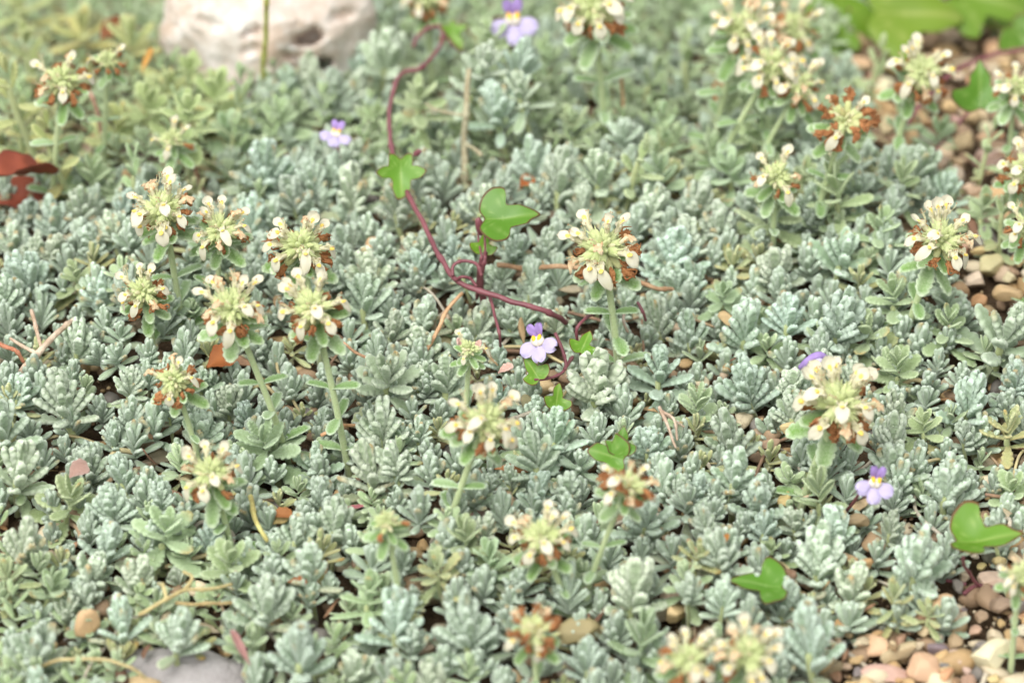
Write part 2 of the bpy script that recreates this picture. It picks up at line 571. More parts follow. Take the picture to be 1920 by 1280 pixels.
# ------------------------------------------------------------------ pebbles
PEB = []
def mk_pebbles():
    r = np.random.default_rng(21)
    for k in range(12):
        mb = MB()
        V, F = stone_shape(4, r, r.uniform(.5, .8), 8 if k % 3 else 14, .04)
        mb.add(V, [F])
        PEB.append(mb.mesh("pebble", [M_STONE]))
mk_pebbles()
THINGS = []      # (object, kind phrase, category, px, py) awaiting a label of their own
def pebble(px, py, r, col, k=None, z=.25, up=False, lab=True, asp=1.0):
    rr = random.Random(int(px * 7 + py * 13))
    p = at(px, py, z)
    o = link("pebble", PEB[rr.randrange(12) if k is None else k], None, tuple(c * rr.uniform(.88, 1.12) for c in col))
    s = cmpx(r, p)
    if up:
        o.scale = (s * .75, s * .6, s * 1.5)
        o.location = Vector(p * S) - Vector((0, 0, s * .5 * S))
        o.rotation_euler = (-.2, .15, .3)
    else:
        o.scale = (s * asp, s, s * rr.uniform(.8, 1.05))
        o.location = Vector((p[0], p[1], p[2] - s * .45)) * S
        o.rotation_euler = (rr.uniform(-.25, .25), rr.uniform(-.25, .25), rr.uniform(-.5, .5) if asp > 1.2 else rr.uniform(0, 6.28))
    o["group"] = "flint pebbles of the gravel"
    size = "small" if r < 17 else "large" if r > 33 else ""
    THINGS.append([o, (size + " " + COLN[col] + " pebble").strip(), "pebble", px, py])
    return o
for a in [(770, 1110, 42, TAN, 1, .7), (1088, 1185, 46, BRN, 2, 1.0), (700, 460, 26, TAN, 4, 1.1), (942, 948, 42, TAN, 0, .8),
          (905, 975, 34, BRN, 3, .6), (1260, 1155, 34, TAN, 5, .9), (1275, 1058, 38, ORG, 7, .8), (1772, 1142, 40, TAN, 2, .8),
          (1755, 1217, 24, GRY, 1, .5), (1798, 1203, 24, BRN, 4, .5), (1860, 1235, 50, CRM, 0, .5), (1610, 978, 22, BRN, 2, 1.2),
          (1640, 1018, 27, BRN, 7, .9), (1622, 1062, 20, ORG, 5, .9), (1588, 1048, 20, ORG, 8, .9), (805, 1205, 36, CRM, 6, .8),
          (1065, 1252, 40, PNK, 9, .6), (1480, 812, 26, TAN, 0, .9), (1445, 835, 24, BRN, 6, .8), (1300, 888, 17, TAN, 10, .8),
          (1858, 1088, 30, CRM, 11, .6), (1725, 1258, 38, TAN, 7, .4), (1640, 1215, 42, TAN, 3, .4), (1560, 1262, 30, BRN, 5, .4),
          (525, 972, 25, ORG, 9, .8), (672, 632, 24, BRN, 2, .6), (835, 598, 20, PNK, 3, .8), (1365, 600, 24, ORG, 6, .8),
          (1005, 1148, 20, PNK, 8, .7), (1380, 598, 20, BRN, 9, .6), (1040, 880, 20, BRN, 5, .6), (975, 350, 26, ORG, 2, .8),
          (585, 640, 18, BRN, 5, .5), (285, 815, 18, TAN, 1, .9), (1855, 1035, 34, GRY, 4, .3), (1900, 1105, 28, CRM, 10, .4),
          (1545, 640, 16, TAN, 3, .6), (1055, 800, 22, PNK, 7, .6), (790, 850, 20, BRN, 1, .5), (790, 855, 18, ORG, 8, .7),
          (240, 1215, 26, PNK, 5, .4), (1520, 1150, 30, BRN, 4, .4), (1890, 550, 30, TAN, 2, .8), (1690, 610, 16, TAN, 8, .6),
          (1345, 180, 16, ORG, 8, 1.0), (1470, 935, 22, TAN, 8, .7), (1510, 925, 20, CRM, 3, .7), (670, 1055, 20, BRN, 6, .6)]:
    pebble(*a)
pebble(1690, 1226, 26, TAN, 5, .5, asp=1.7)
pebble(1660, 1262, 34, PNK, 1, .4, asp=1.6)
pebble(162, 1180, 34, TAN, 2, 1.0, up=True)
pebble(592, 858, 20, CRM, 5, .9, up=True)
pebble(1612, 948, 22, TAN, 6, 1.0)
def open_beds():
    r = random.Random(5)
    used = [(t[3], t[4], 30) for t in THINGS]
    n = 0
    for k in range(9000):
        x, y = r.uniform(1470, 1935), r.choice([r.uniform(20, 640), r.uniform(1020, 1300)])
        if not bed_px(x, y): continue
        s = r.choice([r.uniform(10, 20), r.uniform(16, 34)]) if y > 800 else r.uniform(13, 40)
        if any((x - a) ** 2 + ((y - b) * 1.3) ** 2 < (.66 * (s + c)) ** 2 for a, b, c in used): continue
        used.append((x, y, s))
        pebble(x, y, s, r.choice([TAN, TAN, ORG, CRM, PNK, BRN, BRN, GRY] if y > 800 else [TAN, TAN, ORG, CRM, PNK, PNK, BRN]), None, r.uniform(.25, .6))
        n += 1
        if n > 170: break
open_beds()

# ------------------------------------------------------------------ rocks
def big_rock(name, px, py, z, rad, pits, mat, seed, label, level=6, lump=.14, yaw=0):
    V, F = ICO[level]
    V = V.copy()
    c = at(px, py, z)
    r = np.random.default_rng(seed)
    for _ in range(10):
        d = nz(r.normal(size=3)); q = V @ d
        V = V - np.clip(q - r.uniform(.7, .9), 0, None)[:, None] * d * .7
    from mathutils import noise as mn
    fr = np.array([mn.fractal(Vector(v * 2.6 + seed), .75, 2.1, 6) for v in V])
    V = V * (1 + lump * sn(V, 1.8, seed) + .075 * fr)[:, None]
    V = V * np.array(rad) + c
    for (qx, qy, pr, dep) in pits:
        # a pit opens where the rock faces the camera around that point
        P2 = np.stack(pj(V), -1) if False else None
        d = nz(ray(qx, qy))
        q = V - CAM
        tt = q @ d
        off = q - tt[:, None] * d
        near = tt < (c - CAM) @ d
        u_, v_ = off @ RGT, off @ UPV
        rr_ = np.sqrt((u_ / cmpx(pr[0], c)) ** 2 + ((v_ - pr[2] * u_) / cmpx(pr[1], c)) ** 2) * (1 + .25 * sn(V, 4., qx))
        a = np.clip((1 - rr_) * 2.5, 0, 1) * near
        V = V + d * (a * dep)[:, None]
    V[:, 2] = np.maximum(V[:, 2], gz(c[1]) - 1.5)
    mb = MB()
    mb.add(V, [F])
    return tag(mb.build(name, [mat]), label, "rock")
big_rock("limestone_rock", 512, 70, 2.3, (3.45, 2.2, 3.7), [(578, 70, (36, 16, .25), 1.7), (602, 120, (24, 17, 0), 1.7), (470, 60, (26, 8, .4), .5), (540, 105, (20, 7, -.2), .4), (395, 45, (30, 12, -.3), .25), (470, 95, (26, 10, .2), .25), (640, 30, (30, 12, .2), .3)], M_ROCK, 2,
         "large pale pinkish pitted limestone rock at the top left behind the plants", lump=.11)
big_rock("brown_stone", 262, 318, .3, (.8, .8, 1.1), [], M_DULL, 5, "dull brownish stone half hidden behind the crowded flower head at left", 5)
big_rock("slab_stone", 345, 1268, .0, (2.0, 1.0, .6), [], M_SLAB, 8, "flat grey stone slab at the bottom edge, left of centre", 5, .06)

# ------------------------------------------------------------------ leaf rosettes
def rosette_mb(kind, seed, lo=False, T=None):
    r = np.random.default_rng(seed)
    mb, bud = MB(), MB()
    nu, nv, hr = (12, 6, 0) if lo else (28, 12, 64)
    H = 1.15
    def one(m, L, W, e0, curl, z, az, age=0., **kw):
        a = dict(nl=5, fold=-.22, th=.105, nu=nu, nv=nv, rnd=r.uniform(), age=age, twist=r.normal() * .25, hair=hr, r=r, groove=.5, tipage=.9 * float(r.uniform() < .09))
        a.update(kw)
        put(m, leaf(L, W, e0=e0, curl=curl, az=az, base=(0, 0, z), **a), 0, T)
    az0 = r.uniform(0, PI)
    if kind == 's':          # tight silver bundle of upright finger-like leaves
        K = int(r.integers(8, 13))
        lo_e = r.uniform(8, 34)
        slim = r.uniform(.85, 1.1)
        for k in range(K):
            f = k / (K - 1)
            for q in range(2):
                e = math.radians(lo_e + (84 - lo_e) * f ** .55 + r.normal() * 6)
                L = (.86 + .08 * f) * r.uniform(.85, 1.12)
                one(bud if k >= K - 2 else mb, L, L * (.35 - .08 * f) * slim, e, .30 - .55 * f, .12 + .58 * f, az0 + k * PI * .53 + q * PI + r.normal() * .18,
                    age=float(k == 0) * r.uniform(0, .7) * (r.uniform() < .4), nl=4.5 if f > .5 else 5.5, th=.125 + .05 * f, fold=-.2 - .35 * f, scal=.32 - .10 * f, pet=.35 + .3 * f, groove=.45 + .25 * f, tmax=.66)
        for q in range(int(r.integers(4, 9))):   # small axillary leaves
            one(mb, r.uniform(.4, .6), .18, math.radians(r.uniform(45, 80)), -.2, r.uniform(.3, .75), r.uniform(0, 6.28), th=.13, fold=-.35, pet=.5, scal=.2, nl=3.5)
    elif kind == 'o':        # open silver rosette with spreading scalloped leaves
        K = 9
        for k in range(K):
            f = k / (K - 1)
            for q in range(2):
                e = math.radians(-6 + 88 * f ** .65 + r.normal() * 6)
                L = (1.08 - .48 * f) * r.uniform(.9, 1.08)
                one(bud if k >= K - 2 else mb, L, L * (.44 - .14 * f), e, .5 - .75 * f, .1 + .85 * f, az0 + k * PI * .53 + q * PI + r.normal() * .15,
                    age=float(k <= 1) * r.uniform(0, .6) * (r.uniform() < .35), th=.10 + .05 * f, fold=-.12 - .3 * f, scal=.32 - .12 * f, pet=.28 + .25 * f)
    elif kind == 'g':        # greener, looser, broad leaves
        K = 7
        for k in range(K):
            f = k / (K - 1)
            for q in range(2):
                e = math.radians(-8 + 78 * f + r.normal() * 7)
                L = (1.1 - .55 * f) * r.uniform(.9, 1.1)
                one(bud if k >= K - 1 else mb, L, L * .47, e, .5 - .6 * f, .15 + .95 * f, az0 + k * PI / 2 + q * PI + r.normal() * .15,
                    age=float(k == 0) * r.uniform(0, .9) * (r.uniform() < .5), th=.075, fold=-.05, scal=.22, pet=.25, nl=6, groove=.7, tmax=.55)
    elif kind == 'y':        # yellowing worn rosette
        K = 7
        for k in range(K):
            f = k / (K - 1)
            for q in range(2):
                e = math.radians(-4 + 80 * f + r.normal() * 10)
                L = (1.0 - .45 * f) * r.uniform(.85, 1.1)
                one(bud if k >= K - 1 else mb, L, L * .34, e, .3 - .6 * f, .3 + .7 * f, az0 + k * PI / 2 + q * PI + r.normal() * .3,
                    age=r.uniform(.15, .9) * (1 - .7 * f), th=.09, fold=-.1, scal=.28, pet=.3, nl=5)
    elif kind == 't':        # tall leafy shoot, pairs spaced along its stem
        K = 6
        for k in range(K):
            f = k / (K - 1)
            for q in range(2):
                e = math.radians(5 + 62 * f + r.normal() * 8)
                L = (.9 - .35 * f) * r.uniform(.85, 1.1)
                one(bud if k >= K - 1 else mb, L, L * .42, e, .5 - .7 * f, -1.2 + 2.2 * f, az0 + k * PI / 2 + q * PI + r.normal() * .2,
                    age=float(k < 2) * r.uniform(0, .7), th=.08, fold=-.1, scal=.22, pet=.25, nl=5, tmax=.55)
    return mb, bud
KM = {'s': M_SILVER, 'o': M_SILVER, 'g': M_GREEN, 'y': M_GREEN, 't': M_GREEN}
ROS = {}
for kd, n in (('s', 13), ('o', 6), ('g', 5), ('y', 4), ('t', 5)):
    for q in range(n):
        mb, bud = rosette_mb(kd, ord(kd) * 10 + q)
        ROS.setdefault(kd, []).append((mb.mesh("foliage", [KM[kd]]), bud.mesh("centre_bud", [KM[kd]])))
def stem_mesh():
    mb = MB()
    z = np.linspace(0, 1, 9)
    P = np.stack([.05 * np.sin(z * 5), .05 * np.cos(z * 4) - .05, z], -1)
    V, F = tube(P, .075, 7)
    mb.add(V, F, 0, (.4, .5, .4, 0))
    return mb.mesh("stem", [M_STEM])
STEM = stem_mesh()

def rosette(px, py, r, kd='s', z=None, tilt=None):
    rr = random.Random(int(px * 31 + py * 17 + r))
    zc = z if z is not None else 1.25 + .012 * (r - 45) + rr.uniform(-.12, .12)
    if kd == 't': zc += .8
    if z is None:
        q = at(px, py, zc)
        zc += mound(q[0], q[1])
    olive = px < 430 and py < 300 and kd in 'gty'
    if olive: zc += rr.uniform(.3, 1.6)
    p = at(px, py, zc)
    g0 = p[2] - zc
    sc = cmpx(r, p) / (.71 if r < 66 else .78)
    fol, bud = ROS[kd][rr.randrange(len(ROS[kd]))]
    root = link("leaf_rosette", None)
    base = Vector((p[0], p[1], p[2] - .78 * sc)) * S
    root.location = base
    root.scale = (sc * rr.uniform(.9, 1.12), sc * rr.uniform(.9, 1.12), sc * rr.uniform(.88, 1.15))
    # shoots lean a little outward and towards the light
    root.rotation_euler = (rr.uniform(-.22, .2), rr.uniform(-.25, .25), 0)
    g = {'s': (1, 1, 1), 'o': (.98, 1.0, .97), 'g': (1.0, 1.0, .88), 'y': (1.05, 1.0, .85), 't': (1.0, 1.0, .85)}[kd]
    if olive: g = (1.12, 1.02, .72)
    k = rr.uniform(.86, 1.1)
    warm = rr.uniform(-.05, .06)
    col = (g[0] * k * (1 + warm), g[1] * k, g[2] * k * (1 - warm))
    spin = rr.uniform(0, 6.28)
    for nme, me in (("foliage", fol), ("centre_bud", bud)):
        o = link(nme, me, root, col)
        o.rotation_euler = (0, 0, spin)
    st = link("stem", STEM, root, (.9, .85, .8))
    lz = (base[2] / S - g0) / sc + .45
    st.scale = (1, 1, .6 + max(lz, .3)) 
    st.location = (0, 0, -(max(lz, .3)) * S)
    if lz < .3: st.location = (0, 0, 0); st.scale = (1, 1, .55)
    nm = {'s': "silvery leaf rosette", 'o': "open grey-green leaf rosette", 'g': "broad-leaved green rosette", 'y': "yellowing leaf rosette", 't': "tall green leafy shoot"}[kd]
    root["group"] = "felted leaf rosettes of the cushion plant"
    size = "small " if r < 36 else "large " if r > 62 else ""
    THINGS.append([root, size + nm, "leaf rosette" if kd != 't' else "leafy shoot", px, py])
    PLACED.append((px, py, r))
    return root
PLACED = []
def mound(x, y):
    return .6 * float(sn(np.array([x, y, 0.]), .38, 1.3))

RL = """65,520,55 150,520,40,g 140,650,50 130,750,68 10,790,72 25,740,42 240,725,34 240,785,38 320,770,38 430,755,44 470,785,38 600,790,34 510,830,55,g
165,850,34 215,830,32 370,805,52 60,480,40 45,400,42 110,420,44 20,450,45 150,398,40 185,450,42 95,470,42 215,430,36 5,560,45
660,450,42 700,512,62 785,470,38 855,467,34 788,507,34 687,575,52,o 730,620,38 790,598,48 885,618,48 960,470,38 1010,467,38 935,514,38 993,534,50 962,598,40 1050,605,36
942,672,38 724,699,68,o 785,705,38 717,806,58 785,810,32 1120,715,78 1003,770,42 1040,825,56,o 1261,480,58 1272,530,45 1245,611,50 1238,700,66,o 1218,830,48 840,725,60,o
1300,450,52 1307,524,48 1380,507,48,y 1461,504,54 1569,480,62,o 1297,631,48 1398,618,72 1478,598,50 1565,605,64 1636,628,55,g 1683,564,46,g 1777,618,48,g 1784,564,36,o
1868,631,74,o 1690,695,44,g 1414,726,62 1481,719,44 1595,715,38 1380,830,62 1307,780,48,g 1680,773,48 1811,756,58 1811,815,38 1737,806,38,g 1676,840,46 1895,810,54,y 1905,715,42
27,884,68 171,880,44 238,897,44 215,947,54 302,937,36 121,947,54,g 37,1025,58 188,1031,50 158,1072,54 114,1068,34 249,1085,48 302,998,62,g 386,1011,44 427,1058,58,g
551,1005,48 605,934,48 621,994,48 531,1045,34,g 581,1068,52 490,1135,68 81,1112,48,g 165,1119,48 118,1152,38 67,1213,80 232,1179,52 329,1186,62 255,1119,34,g 564,1226,78 336,1085,30 17,1085,44,y
707,890,60 750,870,42 909,914,34 956,904,30 1003,920,34 1020,872,56,o 1060,920,48 1211,967,54 1265,917,34 902,994,38 875,1012,52,g 828,1068,48,y 929,1068,48,g 976,1092,44
1184,1112,68 744,1166,64 882,1182,70 724,1253,54 690,1129,48,g 1103,1246,54 1188,1222,60,g 808,1272,44 660,1253,48
1300,917,38 1374,894,58 1421,931,64 1330,984,34 1360,1038,50 1431,994,38 1495,978,34 1542,941,48,g 1683,872,54 1770,917,70 1572,998,50 1666,991,38 1535,1058,64 1592,1099,60 1713,1052,80
1455,1041,34,g 1354,1125,48 1465,1139,48 1515,1145,38,y 1683,1135,46,y 1529,1219,84 1468,1226,44 1293,1105,38 1300,1045,38,y 1900,925,48,g 1740,1150,34,y
494,319,64 517,235,52,g 571,175,54 640,292,50 560,370,48 625,335,44 60,90,60,t 30,150,60,t 100,250,55,t 210,250,55,g 270,210,50,g 400,190,55,g 440,260,55,g 150,60,60,y 250,90,60,y 300,170,50,y 40,240,55,t
720,110,60,s,2.4 785,190,56,g,2.6 900,112,46,s,3.9 962,118,50,s,3.7 925,80,40,g,4.0 985,172,46,o,3.2 880,165,42,o,3.0 942,206,50,s,2.6 660,290,48 660,366,58 821,322,62 750,390,52 895,382,50 993,320,50 1046,350,58 1127,333,60,o 1211,386,54 1026,210,54,g
1300,386,52 1717,320,58,o 1767,370,48,o 1683,353,44,g 1441,403,60,g 1582,370,58,g 1364,218,54,g 1425,252,48,g 1250,340,45,g 700,225,48,g 620,180,48 860,240,50,g 1090,250,52,g 1190,290,50,t 1210,150,55,t 1290,110,52,t 1640,120,44,t 1560,300,46,t 1850,260,40,t 1750,265,40,g 1690,210,44,t 1880,390,40,t 890,230,40,g 855,300,40
1090,400,44 590,430,44 500,500,40 350,560,45 380,480,40,g 590,350,42 1350,430,50 1640,440,50,g 1840,400,45,g 1500,330,46,g 1380,330,44,g 1330,300,48,g 1240,230,48,t 1040,130,50,t 1170,60,50,t 350,215,50,g 400,172,48,g 455,170,46,t,1.6 505,172,50,s 560,172,48,o 610,155,44,s 350,150,46,g 440,195,50,t,1.8 490,190,50,s 530,180,50,o 625,175,52,s,1.6 680,130,56,s 660,190,50,s """
for it in RL.split():
    a = it.split(',')
    rosette(float(a[0]), float(a[1]), float(a[2]), a[3] if len(a) > 3 else 's', float(a[4]) if len(a) > 4 else None)

def fill_individuals(limit):
    r = random.Random(77)
    n = 0
    for k in range(20000):
        x, y = r.uniform(-10, 1930), r.uniform(-20, 1300)
        if bed_px(x, y) or rock_px(x, y): continue
        s = r.uniform(32, 52)
        if any((x - a) ** 2 + ((y - b) * 1.15) ** 2 < (.62 * (s + c)) ** 2 for a, b, c in PLACED): continue
        left_top = x < 420 and y < 340
        kd = r.choice('tggyt' if left_top else ('ggost' if y < 300 else 'sssssog'))
        if x > 1350 and y < 350: kd = r.choice('gtg')
        rosette(x, y, s, kd, z=None if y < 350 else r.uniform(.85, 1.15))
        n += 1
        if n >= limit: break
    return n
NIND = fill_individuals(295 - len(PLACED))
print("rosettes", len(PLACED))

def carpet():
    r = np.random.default_rng(99)
    var = []
    for q in range(10):
        kd = 'ssssoggoyt'[q]
        mb, bud = rosette_mb(kd, 900 + q, True)
        V = np.concatenate(mb.V + bud.V)
        n0 = mb.n
        F = mb.F + [f + n0 for f in bud.F]
        F4 = np.concatenate([f for f in F if f.shape[1] == 4]); F3 = np.concatenate([f for f in F if f.shape[1] == 3])
        C = np.concatenate(mb.C + bud.C)
        var.append((kd, V, F4, F3, C))
    out = MB()
    pts = []
    for k in range(34000):
        x, y = r.uniform(-24, 24), r.uniform(-20, 42)
        px, py = pj((x, y, .8 + gz(y)))
        if bed_px(px, py) or rock_px(px, py): continue
        if px > 1930 and (py < 100 or py > 1100): continue
        inside = -20 < px < 1940 and -30 < py < 1310
        dmin = .70 if inside else 1.2
        if any((x - a) ** 2 + (y - b) ** 2 < dmin ** 2 for a, b in pts[-2500:]): continue
        pts.append((x, y))
        back = py < 320
        if px < 430 and back: q = r.choice([5, 6, 8, 9, 9, 8])
        elif back: q = r.choice([0, 4, 5, 6, 9, 9])
        else: q = r.choice([0, 1, 2, 3, 4, 5, 7, 8, 6, 6, 9, 5] if px < 800 and py > 850 else [0, 1, 2, 3, 4, 5, 7, 8, 0, 1, 2, 3])
        kd, V, F4, F3, C = var[q]
        s = r.uniform(.62, .95) if inside else r.uniform(.85, 1.15)
        zb = gz(y) + mound(x, y) + r.uniform(.05, .42) + (.25 if back else 0) + (.9 * s if kd == 't' else 0)
        a = r.uniform(0, 6.28); c, sa = math.cos(a), math.sin(a)
        tl = r.normal() * .2
        Rz = np.array([[c, sa, 0], [-sa, c, 0], [0, 0, 1]])
        Rx = np.array([[1, 0, 0], [0, math.cos(tl), math.sin(tl)], [0, -math.sin(tl), math.cos(tl)]])
        P = V * s @ Rz @ Rx + (x, y, zb)
        base = {'s': (1, 1, 1), 'o': (1, 1, 1), 'g': (1.0, 1.0, .80), 'y': (1.1, 1, .72), 't': (.95, .98, .72)}[kd]
        out.add(P, [F4, F3], 0, C, np.array(base) * r.uniform(.8, 1.05))
    print("carpet", len(pts))
    tag(out.build("low_foliage", [M_SILVER]), "dense low silvery and green leaves of the cushion plant filling between the rosettes", "ground cover", kind="stuff")
carpet()

def litter():
    r = np.random.default_rng(123)
    mb = MB()
    for k in range(900):
        x, y = r.uniform(-20, 20), r.uniform(-18, 34)
        z = gz(y) + r.uniform(.15, .8)
        L = r.uniform(.3, .9)
        P = leaf(L, L * r.uniform(.2, .5), nl=3, e0=r.uniform(-.2, .7), curl=r.uniform(-.8, 1.2), fold=r.uniform(-.4, .6), th=.03, az=r.uniform(0, 6.28), base=(x, y, z),
                 nu=9, nv=6, twist=r.normal() * .8, scal=.15, pet=.2, tmax=.5)
        c = [(.34, .20, .10), (.46, .33, .19), (.22, .13, .09), (.48, .42, .30), (.36, .22, .14), (.35, .33, .20)][r.integers(6)]
        put(mb, P, 0, np.array(c) * r.uniform(.8, 1.2))
    for k in range(260):      # creeping runners
        x, y = r.uniform(-18, 18), r.uniform(-16, 28)
        a = r.uniform(0, 6.28)
        L = r.uniform(1.2, 3.2)
        d = np.array([math.cos(a), math.sin(a), 0])
        q = np.array([-d[1], d[0], 0]) * r.normal() * .3
        P = np.array([[x, y, r.uniform(.1, .4)], np.array([x, y, r.uniform(.4, .9)]) + d * L * .5 + q, np.array([x, y, r.uniform(.2, .8)]) + d * L])
        P[:, 2] += gz(P[:, 1])
        V, F = tube(catmull(P, 14), r.uniform(.03, .075), 6)
        c = [(.40, .30, .20), (.50, .44, .26), (.30, .20, .14), (.52, .48, .40)][r.integers(4)]
        mb.add(V, F, 0, None, np.array(c) * r.uniform(.8, 1.2))
    tag(mb.build("leaf_litter", [M_LITTER]), "dry brown leaf scraps and creeping runners lying on the gravel between the rosettes", "leaf litter", kind="stuff")
litter()

# ------------------------------------------------------------------ flower heads
def floret_mesh(seed, fade=0., dr=0.):
    r = np.random.default_rng(seed)
    mb = MB()
    # along +X: calyx .18-.52, tube .42-.78, lip .72-1.15
    n = 10
    x = np.linspace(.12, .5, n)
    rad = .11 * np.sin(np.linspace(.5, 2.2, n)) + .015
    P = np.stack([x, 0 * x, 0 * x], -1)
    V, F = tube(P, rad, 10)
    mb.add(V, F, 0, (.5, .5, r.uniform(), 0))
    for k in range(5):      # calyx teeth
        a = k / 5 * 2 * PI + .3
        d = np.array([0, math.cos(a), math.sin(a)])
        Q = np.array([[.44, 0, 0] + d * .085, [.52, 0, 0] + d * .1, [.60, 0, 0] + d * .13])
        V, F = tube(catmull(Q, 5), np.linspace(.035, .006, 5), 5)
        mb.add(V, F, 0, (.8, .9, .5, 0))
    HP, HF = hairs(np.array([[xx, math.cos(a) * .1, math.sin(a) * .1] for xx in np.linspace(.15, .5, 10) for a in np.linspace(0, 6.2, 10)]),
                   np.array([[.3, math.cos(a), math.sin(a)] for xx in np.linspace(.15, .5, 10) for a in np.linspace(0, 6.2, 10)]), 60, .03, .08, .003, r)
    mb.add(HP, [HF], 0, (1, 1, .5, 0))
    x = np.linspace(.40, .78, 8)
    P = np.stack([x, 0 * x, .05 * ((x - .4) / .38) ** 2], -1)
    V, F = tube(P, np.linspace(.05, .085, 8), 9)
    mb.add(V, F, 1)
    # lip: narrow neck widening into a rounded spoon
    nu, nv = 16, 9
    u = np.linspace(0, 1, nu)
    L = (.50 - .14 * fade) * r.uniform(.9, 1.1)
    neck = .085 + .03 * np.sin(u * 9)
    disc = .162 * r.uniform(.9, 1.12) * np.sqrt(np.clip(1 - ((u - .68) / .33) ** 2, 0, 1))
    wid = np.where(u > .38, np.maximum(disc, neck * (1 - np.clip((u - .38) / .25, 0, 1))), neck)
    wid[-1] = .02
    v = np.linspace(-1, 1, nv)
    droop = r.uniform(.0, .35) + fade * .5 + dr * r.uniform(.85, 1.2)
    X = .70 + L * u * (1 - .38 * min(droop, 1.3) * u)
    Zc = .07 - droop * L * u * u * .8 + .02 * np.sin(u * 7)
    cup = .35
    U, Vv = np.meshgrid(u, v, indexing='ij')
    yy = wid[:, None] * Vv
    zz = Zc[:, None] + cup * wid[:, None] * (Vv ** 2) * (1 - .3 * U) + .012 * np.sin(9 * U + 7 * Vv + seed)
    if fade:
        zz = zz + .05 * np.sin(13 * U + 5 * Vv + seed * 2) * U; yy = yy * (1 - .45 * U) + .03 * np.sin(11 * U + seed)
    top = np.stack([np.broadcast_to(X[:, None], yy.shape) - .02 * Vv ** 2, yy, zz], -1)
    bot = top - np.array([0, 0, .014])
    Fg = grid_faces(nu, nv, False)
    nn = nu * nv
    ring = np.concatenate([np.arange(nv), np.arange(1, nu) * nv + nv - 1, (nu - 1) * nv + np.arange(nv - 2, -1, -1), np.arange(nu - 2, 0, -1) * nv])
    rim = np.stack([ring, np.roll(ring, -1), np.roll(ring, -1) + nn, ring + nn], -1)
    mb.add(np.vstack([top.reshape(-1, 3), bot.reshape(-1, 3)]), [Fg, Fg[:, ::-1] + nn, rim], 4 if fade else 2)
    if not fade:           # yellow blotch raised at the throat
        V, Fi = ICO[2]
        mb.add(V * (.10, .062, .03) + (.86, 0, .066 - droop * L * .07), [Fi], 3)
    for sgn in (-1, 1):    # small side lobes of the corolla
        V, F4 = ICO[2]
        Q = V * (.05, .018, .05) + (.74, sgn * .11, .10)
        mb.add(Q, [F4], 4 if fade else 2)
    return mb.mesh("floret", [M_CALYX, M_PETAL, M_LIP, M_YELLOW, M_FADE])
def stamen_mesh(seed):
    r = np.random.default_rng(seed)
    mb = MB()
    for k in range(3):
        a = r.normal() * .06
        Q = np.array([[.62, a * .3, .06], [.74, a, .17], [.84 + r.normal() * .03, a * 1.8, .24 + r.normal() * .03], [.93 + r.normal() * .05, a * 2.5, .23 + r.normal() * .05]])
        V, F = tube(catmull(Q, 9), .0085, 5)
        mb.add(V, F, 0)
        V, Fi = ICO[1]
        mb.add(V * .022 + Q[-1], [Fi], 1)
    return mb.mesh("stamens", [M_PETAL, M_FIL])
def withered_mesh(seed):
    r = np.random.default_rng(seed)
    mb = MB()
    V, F = ICO[4]
    V = V.copy()
    t = (V[:, 0] + 1) / 2
    P = V * np.array([.20 * r.uniform(.8, 1.25), .082, .075])
    P = P * (1 + .30 * sn(V, 2.8, seed) + .26 * np.abs(sn(V, 5.5, seed + 3.)) - .1 + .10 * sn(V, 14., seed))[:, None]
    P[:, 2] -= .10 * t ** 2 * r.uniform(0, 1.5)
    P[:, 1] += .08 * np.sin(t * 4 + seed)
    mb.add(P + (.78, 0, 0), [F], 0)
    for q in range(4):     # curled petal rags
        Q = np.array([[.75 + r.normal() * .08, r.normal() * .04, r.normal() * .04], [.92, r.normal() * .11, r.normal() * .09], [1.0 + r.normal() * .05, r.normal() * .13, -.04 + r.normal() * .08]])
        V2, F2 = tube(catmull(Q, 6), np.linspace(.05, .012, 6), 5)
        mb.add(V2, F2, 0)
    x = np.linspace(.12, .6, 8)
    V2, F2 = tube(np.stack([x, 0 * x, 0 * x], -1), .10 * np.sin(np.linspace(.5, 2.3, 8)) + .015, 9)
    mb.add(V2, F2, 1, (.5, .5, r.uniform(), .25))
    return mb.mesh("withered_floret", [M_RUST, M_CALYX])
def bract_mesh(seed, long=False):
    r = np.random.default_rng(seed)
    mb = MB()
    L = 1.0
    put(mb, leaf(L, .46 if not long else .42, nl=6, e0=.15, curl=.5, fold=.12, th=.06, nu=30, nv=12, rnd=r.uniform(), groove=1.0, tmax=.5, pet=.42,
                 scal=.2, twist=r.normal() * .2, hair=170, r=r))
    return mb.mesh("bract", [M_BRACT])
def core_mesh(seed, brown=0.):
    r = np.random.default_rng(seed)
    mb = MB()
    V, F = ICO[3]
    mb.add(V * (.24, .24, .22), [F], 0, (.3, .3, .5, 0))
    for k in range(26):     # tight young buds over the dome
        zf = 1 - k / 26 * 1.15
        a = k * 2.399
        rr_ = math.sqrt(max(0, 1 - zf * zf))
        d = np.array([rr_ * math.cos(a), rr_ * math.sin(a), zf])
        L = r.uniform(.30, .48)
        Q = np.array([d * .12, d * (.12 + L * .5), d * (.1 + L)])
        V, F = tube(catmull(Q, 7), np.array([.03, .06, .08, .085, .075, .05, .02]) * r.uniform(.8, 1.1), 8)
        mb.add(V, F, 0 if r.uniform() > .25 else 1, (.6, .6, r.uniform(), brown * r.uniform()))
        HP, HF = hairs(V[:56], nz(np.repeat(d[None], 56, 0) + nz(V[:56]) * .5), 14, .03, .09, .003, r)
        mb.add(HP, [HF], 0, (1, 1, .6, 0))
    return mb.mesh("bud_cluster", [M_CALYX, M_PETAL])
FLO = [floret_mesh(40 + k) for k in range(6)]
